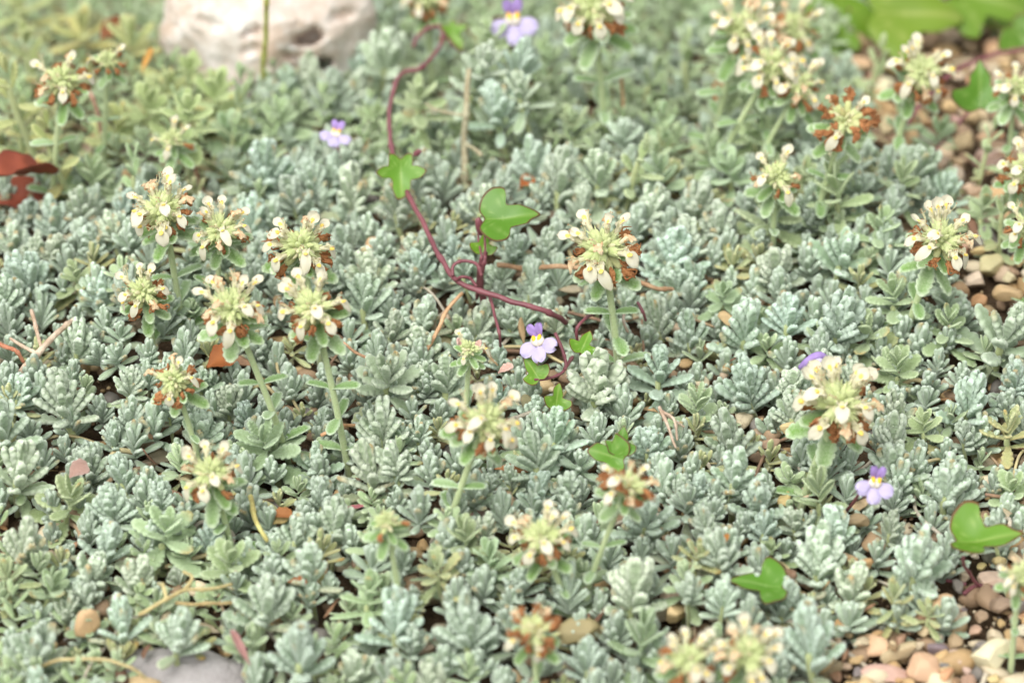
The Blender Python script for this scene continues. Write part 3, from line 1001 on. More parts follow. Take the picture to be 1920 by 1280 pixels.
FLD = [floret_mesh(50 + k, 0, 1.) for k in range(5)]
FAD = [floret_mesh(60 + k, 1.) for k in range(4)]
STA = [stamen_mesh(70 + k) for k in range(4)]
WIT = [withered_mesh(80 + k) for k in range(7)]
BRA = [bract_mesh(90 + k) for k in range(4)]
CORE = [core_mesh(100 + k, 0 if k < 2 else .9) for k in range(4)]

def orient(az, el, roll=0.):
    return (Matrix.Rotation(az, 4, 'Z') @ Matrix.Rotation(-el, 4, 'Y') @ Matrix.Rotation(roll, 4, 'X'))

def head(px, py, r, base, nf=11, nw=8, nfade=2, label="", short="", tilt=(.25, 0), green=1., z_base=.3, stem=True, brown=False, nb=8):
    rr = random.Random(int(px * 3 + py * 5))
    bx, by = base
    B = at(bx, by, 1.25)
    B[2] -= 1.05
    ydir = 0.15 * (-1 if py > by - 60 else 1)
    Hc = at_y(px, py, B[1] + .0)
    if Hc[2] - gz(Hc[1]) < 1.9:
        Hc = at(px, py, 1.9)
    sc = cmpx(r, Hc) / 1.08
    root = link("flowering_shoot", None)
    root.location = Vector(B * S)
    tx, ty = tilt[0] + rr.uniform(-.12, .12), tilt[1] + rr.uniform(-.15, .15)
    RM = Matrix.Rotation(tx, 4, 'X') @ Matrix.Rotation(ty, 4, 'Y')
    HM = Matrix.Translation(Vector((Hc - B) * S)) @ RM @ Matrix.Scale(sc, 4)
    def part(name, me, M, col=None, parent=root):
        o = link(name, me, parent, col)
        o.matrix_basis = M
        return o
    core = part("bud_cluster", CORE[rr.randrange(2) + (2 if brown else 0)], HM @ Matrix.Rotation(rr.uniform(0, 6), 4, 'Z'))
    used = []
    for k in range(nf + nfade):
        ring = 0 if k < (nf + nfade) * .68 else 1
        cnt = math.ceil((nf + nfade) * .68) if ring == 0 else max(1, (nf + nfade) - math.ceil((nf + nfade) * .68))
        a = (k % cnt if ring == 0 else k) / cnt * 2 * PI + rr.uniform(-.22, .22) + ring * .7
        back = math.sin(a) > .15
        e = math.radians((14 if ring == 0 else 47) + (12 if back and ring == 0 else 0) + rr.uniform(-9, 9))
        fad = rr.random() < nfade / (nf + nfade)
        M = HM @ orient(a, e, rr.uniform(-.35, .35)) @ Matrix.Scale(rr.uniform(.9, 1.12), 4)
        o = part("floret", (FAD if fad else FLO if back else FLD)[rr.randrange(4)], M)
        if not fad or rr.random() < .5:
            s_ = link("stamens", STA[rr.randrange(4)], o)
    nw = int(nw * rr.uniform(1.15, 1.6))
    for k in range(nw):
        a = k / nw * 2 * PI + rr.uniform(-.3, .3)
        e = math.radians(rr.uniform(-38, -10) if not brown else rr.uniform(-28, 50))
        M = HM @ orient(a, e, rr.uniform(-3, 3)) @ Matrix.Scale(rr.uniform(.72, 1.05), 4)
        part("withered_floret", WIT[rr.randrange(7)], M)
    down = Matrix.Translation(Vector((0, 0, -.22 * S)))
    for k in range(nb):
        a = k / nb * 2 * PI + rr.uniform(-.25, .25)
        low = k % 2
        M = HM @ Matrix.Translation(Vector((0, 0, (-.5 - .45 * low) * S))) @ orient(a, math.radians(rr.uniform(-12, 18) - 8 * low)) @ Matrix.Scale(rr.uniform(.78, 1.02) * (1 + .15 * low), 4)
        g = rr.uniform(.85, 1.1)
        part("bract", BRA[rr.randrange(4)], M, (g, g, g * .95))
    # stem with its own pairs of leaves
    up = np.array((RM @ Vector((0, 0, 1)))[:])
    top = (Hc - B) - up * .25 * sc
    P = np.array([[0, 0, -z_base * .8], top * .35 + [0, .0, .12], top * .72 + [0, 0, .1], top])
    P = catmull(P, 26)
    V, F = tube(P, np.linspace(.105, .082, 26) * min(1.1, max(.8, sc)), 9)
    mb = MB()
    mb.add(V, F, 0, (.35, .5, .5, 0))
    rg = np.random.default_rng(int(px))
    ln = np.linalg.norm(top)
    D = nz(V[:234] - np.repeat(P, 9, 0))
    HV, HF = hairs(V[:234], D, int(90 + 70 * ln), .03, .08, .0032, rg)
    mb.add(HV, [HF], 0, (1, 1, .5, 0))
    mb.build("stem", [M_STEM], root)
    npair = 1 if ln < 2.2 else 2 if ln < 4 else 3
    for q in range(npair):
        f = .16 + .5 * q / max(1, npair)
        c = P[int(f * 25)]
        a0 = rr.uniform(-.4, .4) + q * PI / 2
        for sg in (0, PI):
            M = Matrix.Translation(Vector(c * S)) @ orient(a0 + sg, rr.uniform(.1, .5)) @ Matrix.Scale(sc * rr.uniform(.7, .95), 4)
            part("stem_leaf", BRA[rr.randrange(4)], M, (1.0, 1.0, 1.0))
    tag(root, label, "flower head", "cream flower heads of the cushion plant")
    LAND.append((short, px, py))
    return root
LAND = []
HEADS = [
 (305, 395, 74, (345, 600), 13, 8, 2, "largest cream flower head at left, tall and crowded, touching a paler head on its right", "the crowded flower head at left"),
 (412, 432, 62, (400, 610), 9, 4, 3, "pale cream flower head hugging the right side of the crowded head at left", "the pale head touching its neighbour"),
 (268, 548, 58, (295, 660), 7, 8, 2, "cream flower head with rust lower florets, directly below the crowded head at left", "the rusty-skirted head at left"),
 (565, 462, 74, (600, 620), 9, 11, 2, "cream flower head with dark rust ring, upper one of the two stacked left of centre", "the upper stacked head"),
 (435, 578, 74, (545, 812), 10, 6, 3, "wide cream flower head leaning left on a long bare stem", "the wide leaning head"),
 (588, 578, 74, (655, 832), 9, 9, 1, "cream flower head below the dark-ringed one, on a long straight stem", "the lower stacked head"),
 (325, 712, 58, (380, 840), 4, 11, 1, "sparse rusty flower head with one tall white petal standing up", "the sparse one-petal head"),
 (395, 888, 66, (440, 1000), 9, 5, 2, "cream flower head lowest at left, above curled yellow leaf tips", "the lowest left flower head"),
 (910, 792, 76, (820, 990), 11, 7, 2, "cream flower head in the lower middle on a stem slanting down left", "the lower middle flower head"),
 (1130, 467, 80, (1165, 660), 8, 9, 4, "cream and rust flower head at centre above two opposite green leaves", "the central flower head"),
 (1455, 332, 60, (1450, 450), 6, 4, 1, "small cream flower head with two spread white petals, right of centre at top", "the small two-petal head"),
 (1765, 452, 74, (1690, 600), 11, 7, 2, "cream flower head at right with a pale green domed middle", "the green-domed head at right"),
 (1575, 758, 88, (1500, 900), 14, 9, 2, "biggest cream flower head at right, near the fallen purple petal", "the biggest head at right"),
 (1015, 1008, 68, (1080, 1120), 9, 7, 3, "blurred cream flower head in the lower centre, left of the fading brown head", "the lower centre blurred head"),
 (1175, 912, 62, (1085, 1095), 4, 16, 3, "fading rust-brown flower head with one white petal on top", "the fading brown head"),
 (1000, 1182, 62, (1010, 1290), 4, 16, 2, "rusty brown flower head beside the round brown pebble at the bottom", "the rusty head by the brown pebble"),
 (1290, 1238, 66, (1290, 1330), 8, 9, 3, "left one of two touching flower heads on the bottom edge", "the left bottom-edge head"),
 (1402, 1228, 72, (1400, 1330), 12, 5, 3, "right, yellower one of two touching flower heads on the bottom edge", "the right bottom-edge head"),
 (1112, 15, 84, (1140, 250), 12, 9, 1, "cream flower head on a tall stem, cut by the top edge at centre", "the tall head cut by the top"),
 (1388, 55, 68, (1330, 250), 12, 4, 1, "blurred pale cream flower head near the top edge, right of centre", "the blurred pale head at top"),
 (1490, 50, 60, (1470, 190), 4, 8, 4, "blurred brownish flower head near the top edge behind the pale ones", "the blurred brownish head at top"),
 (1445, 125, 68, (1330, 290), 12, 5, 1, "cream flower head in the upper right on a stem slanting down left", "the slanting head at upper right"),
 (1500, 160, 56, (1400, 300), 9, 5, 1, "cream flower head overlapping the slanting head from the right", "the overlapping upper right head"),
 (1585, 228, 66, (1520, 400), 2, 17, 2, "mostly withered orange-brown flower head with no white petals, upper right", "the withered upper right head"),
 (1725, 138, 68, (1665, 290), 10, 9, 1, "cream flower head with rust collar standing before the open tan gravel", "the head before the gravel"),
 (1905, 165, 52, (1890, 300), 8, 4, 1, "flower head cut by the right edge below the vine leaf", "the topmost right-edge head"),
 (1922, 318, 58, (1930, 440), 7, 6, 1, "flower head cut by the right edge, middle one of three", "the middle right-edge head"),
 (1926, 425, 52, (1940, 540), 6, 5, 1, "flower head cut by the right edge, lowest of the upper three", "the third right-edge head"),
 (115, 150, 62, (90, 345), 3, 9, 4, "blurred tan and brown flower head at the top left corner", "the blurred tan head at top left"),
 (200, 112, 42, (190, 300), 1, 6, 1, "small dried flower head with one white petal at top left", "the one-petal dried head at top left"),
 (322, 262, 46, (330, 340), 5, 1, 0, "small young flower head with few cream petals, above the crowded left head", "the small young head"),
 (800, -5, 58, (810, 130), 8, 8, 1, "flower head cut by the top edge above the purple vine's loop", "the top head above the vine loop"),
 (1912, 1078, 48, (1900, 1200), 6, 4, 2, "flower head cut by the right edge near the bottom right gravel", "the bottom right flower head"),
 (725, 978, 52, (760, 1140), 0, 3, 0, "immature green flower head with two orange specks, lower middle left", "the immature green head"),
 (880, 655, 42, (870, 780), 3, 0, 0, "tiny young head with one white petal between pink leaves", "the tiny pink-leaved head"),
]
for h in HEADS:
    px, py, r, base, nf, nw, nfa, lab, sh = h
    hd = head(px, py, r, base, nf, nw, nfa, lab, sh, brown=nw > 12, nb=10 if nw < 12 else 8, tilt=(.32, (base[0] - px) / -600))

# ------------------------------------------------------------------ vine plant with lobed leaves
def frame(n, sdir):
    """rotation whose Z is n and whose Y points, seen from the photo side, along sdir (right, up)"""
    n = nz(n)
    d = sdir[0] * RGT + sdir[1] * UPV
    y = nz(d - n * (d @ n))
    x = np.cross(y, n)
    M = Matrix(((x[0], y[0], n[0]), (x[1], y[1], n[1]), (x[2], y[2], n[2])))
    return M.to_4x4()
HALF = {'ivy': [(0, .02), (.13, -.08), (.26, -.09), (.29, .05), (.30, .19), (.42, .21), (.62, .36), (.47, .47), (.27, .49), (.21, .60), (.21, .76), (.11, .94), (0, 1.1)],
        'two': [(0, 0), (.2, -.09), (.42, -.02), (.60, .18), (.64, .38), (.46, .44), (.25, .49), (.24, .64), (.22, .78), (.11, .95), (0, 1.1)],
        'round': [(0, 0), (.3, .02), (.55, .2), (.62, .45), (.5, .75), (.25, .95), (0, 1)]}
def blade_mesh(shape, seed=0, cup=.12, fold=.1, name="vine_leaf", mat=None, wav=.03):
    H = HALF[shape]
    r = np.random.default_rng(seed)
    pts = np.array(H + [(-x, y) for x, y in H[-2:0:-1]], float)
    pts = pts * (1 + r.normal(size=pts.shape) * .05)
    closed = np.vstack([pts, pts[:1]])
    n = 88
    oc = []
    for k in range(len(pts)):
        a, b, c, d = closed[k - 1 if k else -2], closed[k], closed[k + 1], closed[(k + 2) if k + 2 < len(closed) else 1]
        for t in np.linspace(0, 1, 5)[:-1]:
            cr = .5 * (2 * b + (c - a) * t + (2 * a - 5 * b + 4 * c - d) * t * t + (3 * b - a - 3 * c + d) * t ** 3)
            oc.append(cr * .9 + (b * (1 - t) + c * t) * .1)
    oc = np.array(oc)
    ctr = np.array([0, .36])
    rings = [.12, .3, .5, .68, .84, .95, 1.0]
    V, C = [np.array([[*ctr, 0]])], [[0, 1, 0, 0]]
    for q in rings:
        V.append(np.column_stack([ctr + (oc - ctr) * q, np.zeros(len(oc))]))
    V = np.vstack(V)
    m = len(oc)
    x, y = V[:, 0], V[:, 1]
    rad = np.hypot(x, y - .36)
    V[:, 2] = cup * rad ** 2 * 2 + fold * np.abs(x) - .22 * np.clip(y - .5, 0, 1) ** 2 + wav * np.sin(7 * x + seed) * np.cos(6 * y + seed)
    e = np.concatenate([[0], np.repeat(rings, m)])
    ang = np.degrees(np.arctan2(x, y - .02 + 1e-6))
    vein = np.zeros(len(V))
    for va in (0, 48, -48, 95, -95):
        vein = np.maximum(vein, np.exp(-((ang - va) / 3.5) ** 2) * (1 - .5 * e))
    C = np.column_stack([e, vein, np.zeros(len(V)), np.zeros(len(V))])
    j = np.arange(m)
    F3 = np.stack([np.zeros(m, int), 1 + j, 1 + (j + 1) % m], -1)
    F4 = np.vstack([np.stack([1 + k * m + j, 1 + (k + 1) * m + j, 1 + (k + 1) * m + (j + 1) % m, 1 + k * m + (j + 1) % m], -1) for k in range(len(rings) - 1)])
    nV = len(V)
    V2 = V - (0, 0, .016)
    rim0 = 1 + (len(rings) - 1) * m
    rim = np.stack([rim0 + j, rim0 + j + nV, rim0 + (j + 1) % m + nV, rim0 + (j + 1) % m], -1)
    mb = MB()
    mb.add(np.vstack([V, V2]), [F3, F4, F3[:, ::-1] + nV, F4[:, ::-1] + nV, rim], 0, np.vstack([C, C]))
    return mb.mesh(name, [mat or M_IVY])

def path(mb, pts, r0, r1=None, mat=0, n=None, ns=8):
    P = np.array([at(*p) for p in pts])
    n = n or 8 * len(pts)
    Q = catmull(P, n)
    Q = Q + (sn(Q, 2.2, r0) * .02)[:, None]
    nodes = np.clip(np.sin(np.arange(n) * .37 + pts[0][0]) - .93, 0, 1) / .07
    Q = Q + np.stack([sn(Q, .9, 1.), sn(Q, .9, 2.), sn(Q, 1.1, 3.)], -1) * .03
    V, F = tube(Q, np.linspace(r0, r1 or r0, n) * (1 + .06 * np.sin(np.arange(n) * 1.3) + .35 * nodes), ns)
    mb.add(V, F, mat)
    return Q

def vine_leaf(parent, shape, px, py, z, size, sdir, n, seed, col=(1, 1, 1), cup=.12, fold=.1, off=None, mat=None):
    """px,py = where its stalk joins; size = length in picture px"""
    me = blade_mesh(shape, seed, cup, fold, mat=mat)
    p = at(px, py, z)
    o = link("leaf", me, parent, col)
    s = cmpx(size, p)
    o.matrix_basis = Matrix.Translation(Vector((p - ORG_[0]) * S)) @ frame(n, sdir) @ Matrix.Scale(s, 4)
    return o
ORG_ = [np.zeros(3)]
CU = -FWD     # towards the photo side
def tocam(k, sx=0, sy=0):
    return nz(np.array([sx, sy, 0]) + np.array([0, 0, 1.]) * (1 - k) + CU * k)

def petal_mesh(seed, L, W, mat, notch=0., name="petal"):
    mb = MB()
    nu, nv = 12, 9
    u, v = np.meshgrid(np.linspace(0, 1, nu), np.linspace(-1, 1, nv), indexing='ij')
    shp = np.where(u < .55, .42 + .58 * np.sin(u / .55 * PI / 2), np.sqrt(np.clip(1 - ((u - .55) / .46) ** 2.4, 0, 1)))
    X = W / 2 * shp * v
    Y = L * u * (1 - notch * .12 * np.exp(-(v / .3) ** 2) * u ** 4)
    Z = .10 * L * np.sin(u * 2.6) - .18 * W * v ** 2 * (.3 + u) + .01 * np.sin(5 * u + 4 * v + seed)
    top = np.stack([X, Y, Z], -1).reshape(-1, 3)
    bot = top - (0, 0, .012)
    F = grid_faces(nu, nv, False)
    nn = nu * nv
    ring = np.concatenate([np.arange(nv), np.arange(1, nu) * nv + nv - 1, (nu - 1) * nv + np.arange(nv - 2, -1, -1), np.arange(nu - 2, 0, -1) * nv])
    rim = np.stack([ring, ring + nn, np.roll(ring, -1) + nn, np.roll(ring, -1)], -1)
    mb.add(np.vstack([top, bot]), [F[:, ::-1], F + nn, rim], 0)
    return mb.mesh(name, [mat])
PET_LOW = petal_mesh(1, .42, .37, M_LILAC, .5)
PET_UP = petal_mesh(2, .36, .21, M_VIOLET)
def palate_mesh():
    mb = MB()
    V, F = ICO[4]
    Q = V * (.17, .13, .085) + (0, .0, .045)
    Q[:, 2] -= .03 * np.exp(-(Q[:, 0] / .03) ** 2)
    mb.add(Q, [F], 0)
    V1, F1 = ICO[3]
    for s in (-1, 1):
        W1 = V1 * (.052, .085, .045)
        W1[:, 0] += .15 * W1[:, 1] * s
        mb.add(W1 + (s * .072, .055, .095), [F1], 1)
    return mb.mesh("palate", [M_WHITEP, M_ORANGE])
def spur_mesh():
    mb = MB()
    P = catmull([[0, 0, .05], [0, .02, -.15], [0, -.06, -.36], [0, -.16, -.5]], 12)
    V, F = tube(P, np.linspace(.13, .035, 12), 9)
    mb.add(V, F, 0)
    return mb.mesh("spur", [M_VIOLET])
PAL, SPUR = palate_mesh(), spur_mesh()
def lilac_flower(parent, px, py, z, width, n, rot=0., col=None):
    p = at(px, py, z)
    s = cmpx(width, p) / 1.05
    root = link("flower", None, parent)
    root.matrix_basis = Matrix.Translation(Vector((p - ORG_[0]) * S)) @ frame(n, (math.sin(rot), math.cos(rot))) @ Matrix.Scale(s, 4)
    for a, me in ((-105, PET_LOW), (180, PET_LOW), (105, PET_LOW), (-20, PET_UP), (20, PET_UP)):
        a2 = math.radians(-a if a != 180 else 180)
        low = abs(a) > 90
        if low and a != 180: a2 = math.radians(118 if a < 0 else -118)
        o = link("petal", me, root)
        M = Matrix.Rotation(a2, 4, 'Z') @ Matrix.Translation(Vector((0, .10 * S, .02 * S)))
        M = M @ Matrix.Rotation(math.radians(8 if low else 35), 4, 'X')
        o.matrix_basis = M
    o = link("palate", PAL, root)
    o = link("spur", SPUR, root)
    return root

# main vine
org = at(930, 600, .2)
ORG_[0] = org
vine = link("trailing_vine", None)
vine.location = Vector(org * S)
tag(vine, "trailing vine with a purple-red stem, lobed green leaves and lilac flowers crossing the middle", "vine")
def vine_stem(parent, paths, name="stem", mat=None):
    for pts, r0, r1 in paths:
        mb = MB()
        path(mb, pts, r0, r1)
        mb.V = [v - ORG_[0] for v in mb.V]
        mb.build(name, [mat or M_VINE], parent)
vine_stem(vine, [([(775, 88, 3.3), (782, 72, 3.4), (805, 54, 3.6), (828, 52, 3.6), (830, 75, 3.5), (818, 98, 3.4), (790, 127, 3.3), (757, 136, 3.2), (738, 165, 3.1), (730, 215, 3.0), (736, 275, 2.9), (747, 325, 2.8),
                   (770, 375, 2.7), (798, 430, 2.6), (828, 483, 2.5), (855, 521, 2.4), (900, 545, 2.3), (960, 568, 2.2), (1028, 585, 2.0), (1060, 605, 1.3)], .062, .078)])
vine_stem(vine, [([(832, 60, 3.5), (850, 85, 3.3), (875, 110, 2.6)], .04, .035),
                 ([(905, 575, .6), (903, 530, 1.6), (907, 490, 2.4), (910, 470, 2.6)], .09, .06),
                 ([(893, 560, .8), (898, 520, 1.8), (902, 480, 2.6)], .05, .05)], "side_stem")
vine_stem(vine, [([(850, 515, 2.5), (852, 495, 2.7), (872, 484, 2.8), (893, 492, 2.7), (903, 515, 2.4)], .045, .05),
                 ([(855, 525, 2.4), (868, 517, 2.6), (884, 520, 2.5), (895, 536, 2.3)], .045, .045)], "tendril")
vine_stem(vine, [([(918, 555, 2.0), (927, 590, 1.9), (934, 625, 1.8), (937, 650, 1.2)], .045, .04)], "tendril")
vine_stem(vine, [([(1210, 600, 1.6), (1205, 585, 2.0), (1196, 568, 2.0)], .04, .045), ([(1084, 645, 1.8), (1082, 618, 2.3), (1098, 598, 2.4), (1122, 582, 2.0)], .045, .05)], "tendril")
vine_stem(vine, [([(1040, 625, 2.4), (1055, 660, 2.2), (1060, 690, 1.9), (1045, 706, 1.8), (1000, 712, 1.9)], .05, .035), ([(1075, 670, 1.8), (1058, 695, 1.9)], .05, .05)], "side_stem")
vine_stem(vine, [([(903, 480, 2.6), (896, 450, 2.7), (897, 425, 3.0)], .03, .03), ([(910, 475, 2.6), (908, 445, 3.0), (906, 420, 3.2)], .03, .03)], "leaf_stalk")
vine_leaf(vine, 'ivy', 751, 296, 3.5, 80, (0.02, -1), tocam(.85, .05), 1, (1.0, 1.05, 1), off=1)
vine_leaf(vine, 'two', 908, 412, 3.4, 100, (.97, .05), tocam(.45, -.1), 4, (.75, .85, .8), cup=.05, fold=.18)
vine_leaf(vine, 'two', 905, 475, 2.5, 40, (.15, 1), tocam(.9), 6, (1.1, 1.1, 1))
vine_leaf(vine, 'ivy', 840, 48, 3.7, 52, (.35, -.6), tocam(.8), 7, (1.1, 1.1, 1))
vine_leaf(vine, 'two', 1012, 712, 1.9, 46, (-.45, .7), tocam(.8), 9, (1.1, 1.1, 1))
vine_leaf(vine, 'two', 1088, 662, 1.9, 46, (.3, .7), tocam(.6, .1), 12, (1.1, 1.15, 1))
vine_leaf(vine, 'two', 1042, 765, 1.3, 44, (.2, 1), tocam(.8, .3), 13, (1.05, 1.05, 1))
vine_leaf(vine, 'two', 1170, 862, 2.2, 70, (-.8, .25), tocam(.8), 15, (.9, .98, 1))
vine_leaf(vine, 'two', 1162, 850, 2.3, 48, (.15, 1), tocam(.85), 16, (.8, .9, 1))
lilac_flower(vine, 1010, 640, 2.8, 86, tocam(.7, -.5), -.22)
def bud(parent, px, py, z, r, asp, col, sd):
    V, F = ICO[3]
    p = at(px, py, z)
    s = cmpx(r, p)
    mb = MB()
    Q = V * (1 + .1 * sn(V, 2))[:, None] * (s * .5, s * .5, s * asp)
    a = Matrix.Rotation(sd, 3, 'Y')
    Q = Q @ np.array(a.transposed())
    mb.add(Q + p - ORG_[0], [F])
    return mb.build("flower_bud", [M_VINE], parent)
bud(vine, 782, 287, 3.0, 12, .8, None, .9)
bud(vine, 899, 425, 3.1, 16, 1.25, None, -.15)

# background lilac flower on its own stalks (upper part of a second vine)
def vine2(name, org_px, label, fn):
    ORG_[0] = at(*org_px)
    v = link(name, None)
    v.location = Vector(ORG_[0] * S)
    tag(v, label, "vine", "toadflax sprigs among the rosettes")
    fn(v)
    return v
def f_a(v):
    vine_stem(v, [([(905, 130, .6), (912, 90, 2.0), (925, 40, 3.4), (950, 30, 4.2)], .045, .035)])
    lilac_flower(v, 962, 38, 4.6, 100, tocam(.85, .1), -.1)
vine2("flower_sprig", (905, 130, .3), "lilac flower on a dark stalk at the top edge, centre", f_a)
def f_b(v):
    vine_stem(v, [([(640, 330, .6), (638, 290, 2.0), (635, 250, 2.6)], .04, .035)])
    lilac_flower(v, 630, 252, 2.7, 66, tocam(.35, .1), .2)
vine2("flower_sprig", (640, 330, .2), "pale lilac flower facing up, below the big limestone rock", f_b)
def f_c(v):
    vine_stem(v, [([(1580, 965, 1.0), (1600, 945, 1.6), (1618, 918, 2.4), (1632, 900, 2.9)], .045, .04)])
    lilac_flower(v, 1640, 905, 3.0, 84, tocam(.9, .28), .14)
vine2("flower_sprig", (1580, 965, .3), "bright lilac flower at right, below the biggest flower head", f_c)
def f_d(v):
    vine_stem(v, [([(1805, 1115, .5), (1830, 1098, .6), (1880, 1100, .7), (1925, 1095, .6)], .055, .05), ([(1775, 1090, .5), (1810, 1095, .6)], .05, .05)])
    vine_stem(v, [([(1832, 1098, .6), (1818, 1075, 1.2), (1808, 1055, 1.9), (1808, 1040, 2.3)], .05, .04)], "leaf_stalk")
    vine_leaf(v, 'two', 1792, 1016, 2.4, 116, (1, -.05), tocam(.05, -.1, 0), 21, (1.0, 1.0, 1), cup=.2, fold=.25)
vine2("vine_sprig", (1832, 1098, .2), "cupped bright green vine leaf on a purple stalk at lower right", f_d)
def f_e(v):
    vine_stem(v, [([(1440, 1130, .4), (1430, 1110, 1.2), (1422, 1100, 1.7)], .04, .035)])
    vine_leaf(v, 'two', 1468, 1100, 1.8, 92, (-1, .1), tocam(.15, .1), 24, (.8, .92, 1), cup=.1)
vine2("vine_sprig", (1440, 1130, .2), "flat green vine leaf in the lower right beside a brown stick", f_e)
def f_f(v):
    vine_stem(v, [([(1690, 250, .8), (1740, 180, 1.4), (1800, 130, 1.8), (1860, 105, 2.0), (1930, 90, 2.2)], .07, .07), ([(1740, 300, .5), (1780, 250, .9), (1830, 200, 1.2)], .06, .05)])
    vine_leaf(v, 'two', 1838, 205, 2.3, 88, (0, 1), tocam(.8), 31, (.8, .9, .8))
    vine_leaf(v, 'two', 1895, 50, 2.6, 80, (.5, -.5), tocam(.8), 32, (.8, .8, .8))
vine2("vine_sprig", (1690, 250, .2), "blurred dark green vine leaf and purple runner over the gravel at top right", f_f)
# fallen purple corolla
def fallen():
    ORG_[0] = at(1530, 672, 1.7)
    mb = MB()
    P = catmull([at(1500, 690, 1.55), at(1515, 678, 1.8), at(1535, 667, 1.95), at(1552, 672, 1.8)], 16)
    V, F = tube(P, .06 + .07 * np.sin(np.linspace(.2, 3.0, 16)), 10)
    mb.add(V - ORG_[0], F, 0)
    P = catmull([at(1520, 685, 1.95), at(1535, 677, 2.1), at(1550, 678, 2.0)], 10)
    V, F = tube(P, .03 + .05 * np.sin(np.linspace(.2, 3.0, 10)), 8)
    mb.add(V - ORG_[0], F, 1)
    o = mb.build("fallen_flower", [M_VIOLET, M_LILAC])
    o.location = Vector(ORG_[0] * S)
    tag(o, "folded purple fallen petal lying among rosettes above the biggest head at right", "petal")
fallen()

# broad leaves of a neighbour plant at top right
def broad():
    ORG_[0] = at(1720, 60, .2)
    v = link("broad_leaved_plant", None)
    v.location = Vector(ORG_[0] * S)
    tag(v, "blurred plant with broad bright green leaves in the top right corner", "plant")
    vine_stem(v, [([(1720, 70, .2), (1690, 30, 1.4), (1640, 5, 2.4)], .08, .05), ([(1720, 70, .2), (1760, 10, 1.8), (1800, -20, 2.6)], .08, .05), ([(1640, 60, .3), (1590, 20, 1.6)], .07, .05)])
    for a in [('round', 1575, -10, 2.0, 118, (-.15, -1), 41, (.85, .85, .5)), ('two', 1640, 22, 2.2, 165, (1, .02), 42, (1.15, .95, 1.0)),
              ('two', 1790, -14, 2.4, 140, (.9, -.2), 43, (.95, .9, .9)), ('round', 1680, -20, 2.0, 110, (-.5, .8), 44, (1.0, .9, 1.0)), ('round', 1860, -30, 2.0, 110, (.5, -.8), 45, (.9, .85, .9)),
              ('two', 1590, 60, 1.6, 60, (-.6, -.8), 46, (.8, .8, .7))]:
        vine_leaf(v, a[0], a[1], a[2], a[3], a[4], a[5], tocam(.55, .1), a[6], a[7], cup=-.05, mat=M_BROAD)
broad()

# ------------------------------------------------------------------ twigs, dead leaves
def twig(paths, label, col=(1, 1, 1), name="twig", mat=None, cat="twig", z0=.2):
    ORG_[0] = at(*paths[0][0][0])
    mb = MB()
    for pts, r0, r1 in paths:
        path(mb, pts, r0, r1)
    mb.V = [v - ORG_[0] for v in mb.V]
    o = mb.build(name, [mat or M_BARK])
    o.location = Vector(ORG_[0] * S)
    o.color = (*col, 1)
    tag(o, label, cat)
    return o
twig([([(20, 725, 1.2), (45, 690, 1.6), (72, 660, 1.9), (105, 625, 2.1), (140, 595, 2.0)], .12, .07), ([(72, 660, 1.9), (45, 650, 2.0), (18, 632, 2.1)], .06, .04), ([(78, 652, 1.9), (70, 620, 2.1), (60, 580, 2.2)], .05, .06)],
     "pale woody twig with side shoots at the left edge", (1.5, 1.5, 1.5))
twig([([(-10, 640, 2.0), (25, 655, 2.1), (42, 680, 1.7)], .07, .05)], "short reddish dry twig at the left edge above the pale one", (1.5, .9, .75))
twig([([(525, 568, 1.6), (580, 605, 2.0), (640, 643, 2.1), (705, 678, 1.7)], .05, .04)], "thin tan dry twig slanting below the lower stacked head", (1.4, 1.15, .95))
twig([([(870, 548, 1.9), (840, 580, 1.6), (822, 615, 1.3), (790, 670, .9)], .05, .06)], "straight straw-coloured twig left of the vine's stem cluster", (1.6, 1.3, 1.0))
twig([([(935, 500, 1.5), (1000, 502, 1.7), (1075, 501, 1.7), (1150, 515, 1.5), (1230, 540, 1.3), (1262, 545, 1.1)], .075, .06)], "long horizontal brown twig behind the central flower head", (1.2, 1.0, .8))
twig([([(1380, 1065, 1.0), (1430, 1073, 1.1), (1490, 1078, 1.1)], .16, .15)], "thick short brown stick beside the flat vine leaf", (.75, .62, .55), "stick")
twig([([(868, 345, .8), (870, 270, 1.8), (872, 200, 3.0), (878, 130, 3.9)], .11, .08), ([(870, 265, 2.0), (900, 292, 2.0)], .05, .06), ([(872, 215, 2.7), (820, 208, 2.8), (800, 195, 3.0)], .05, .04)],
     "upright pale grey woody stem in the upper middle carrying leaf tufts", (1.1, 1.3, 1.15), "woody_shoot")
twig([([(1170, 245, 1.2), (1168, 190, 2.2), (1163, 132, 3.3)], .05, .05)], "thin upright straw behind the tall top flower stem", (1.6, 1.3, 1.0))
twig([([(262, 1150, 1.5), (310, 1125, 1.8), (345, 1105, 1.9), (395, 1102, 1.8), (435, 1094, 1.6)], .055, .045), ([(345, 1105, 1.9), (360, 1082, 2.1), (345, 1070, 2.0)], .05, .04), ([(310, 1125, 1.8), (303, 1095, 2.0)], .05, .05)],
     "branched yellow dry stem among rosettes at lower left", (1.35, 1.45, .95))
twig([([(40, 1262, .9), (110, 1240, 1.3), (175, 1238, 1.5), (235, 1245, 1.4), (275, 1270, 1.0)], .055, .045)], "curved yellow stem along the bottom edge at left", (1.35, 1.45, 1.0))
twig([([(330, 1128, 1.6), (380, 1130, 1.8), (440, 1128, 1.7)], .05, .04)], "second yellow stem lying just below the branched one", (1.35, 1.4, .95))
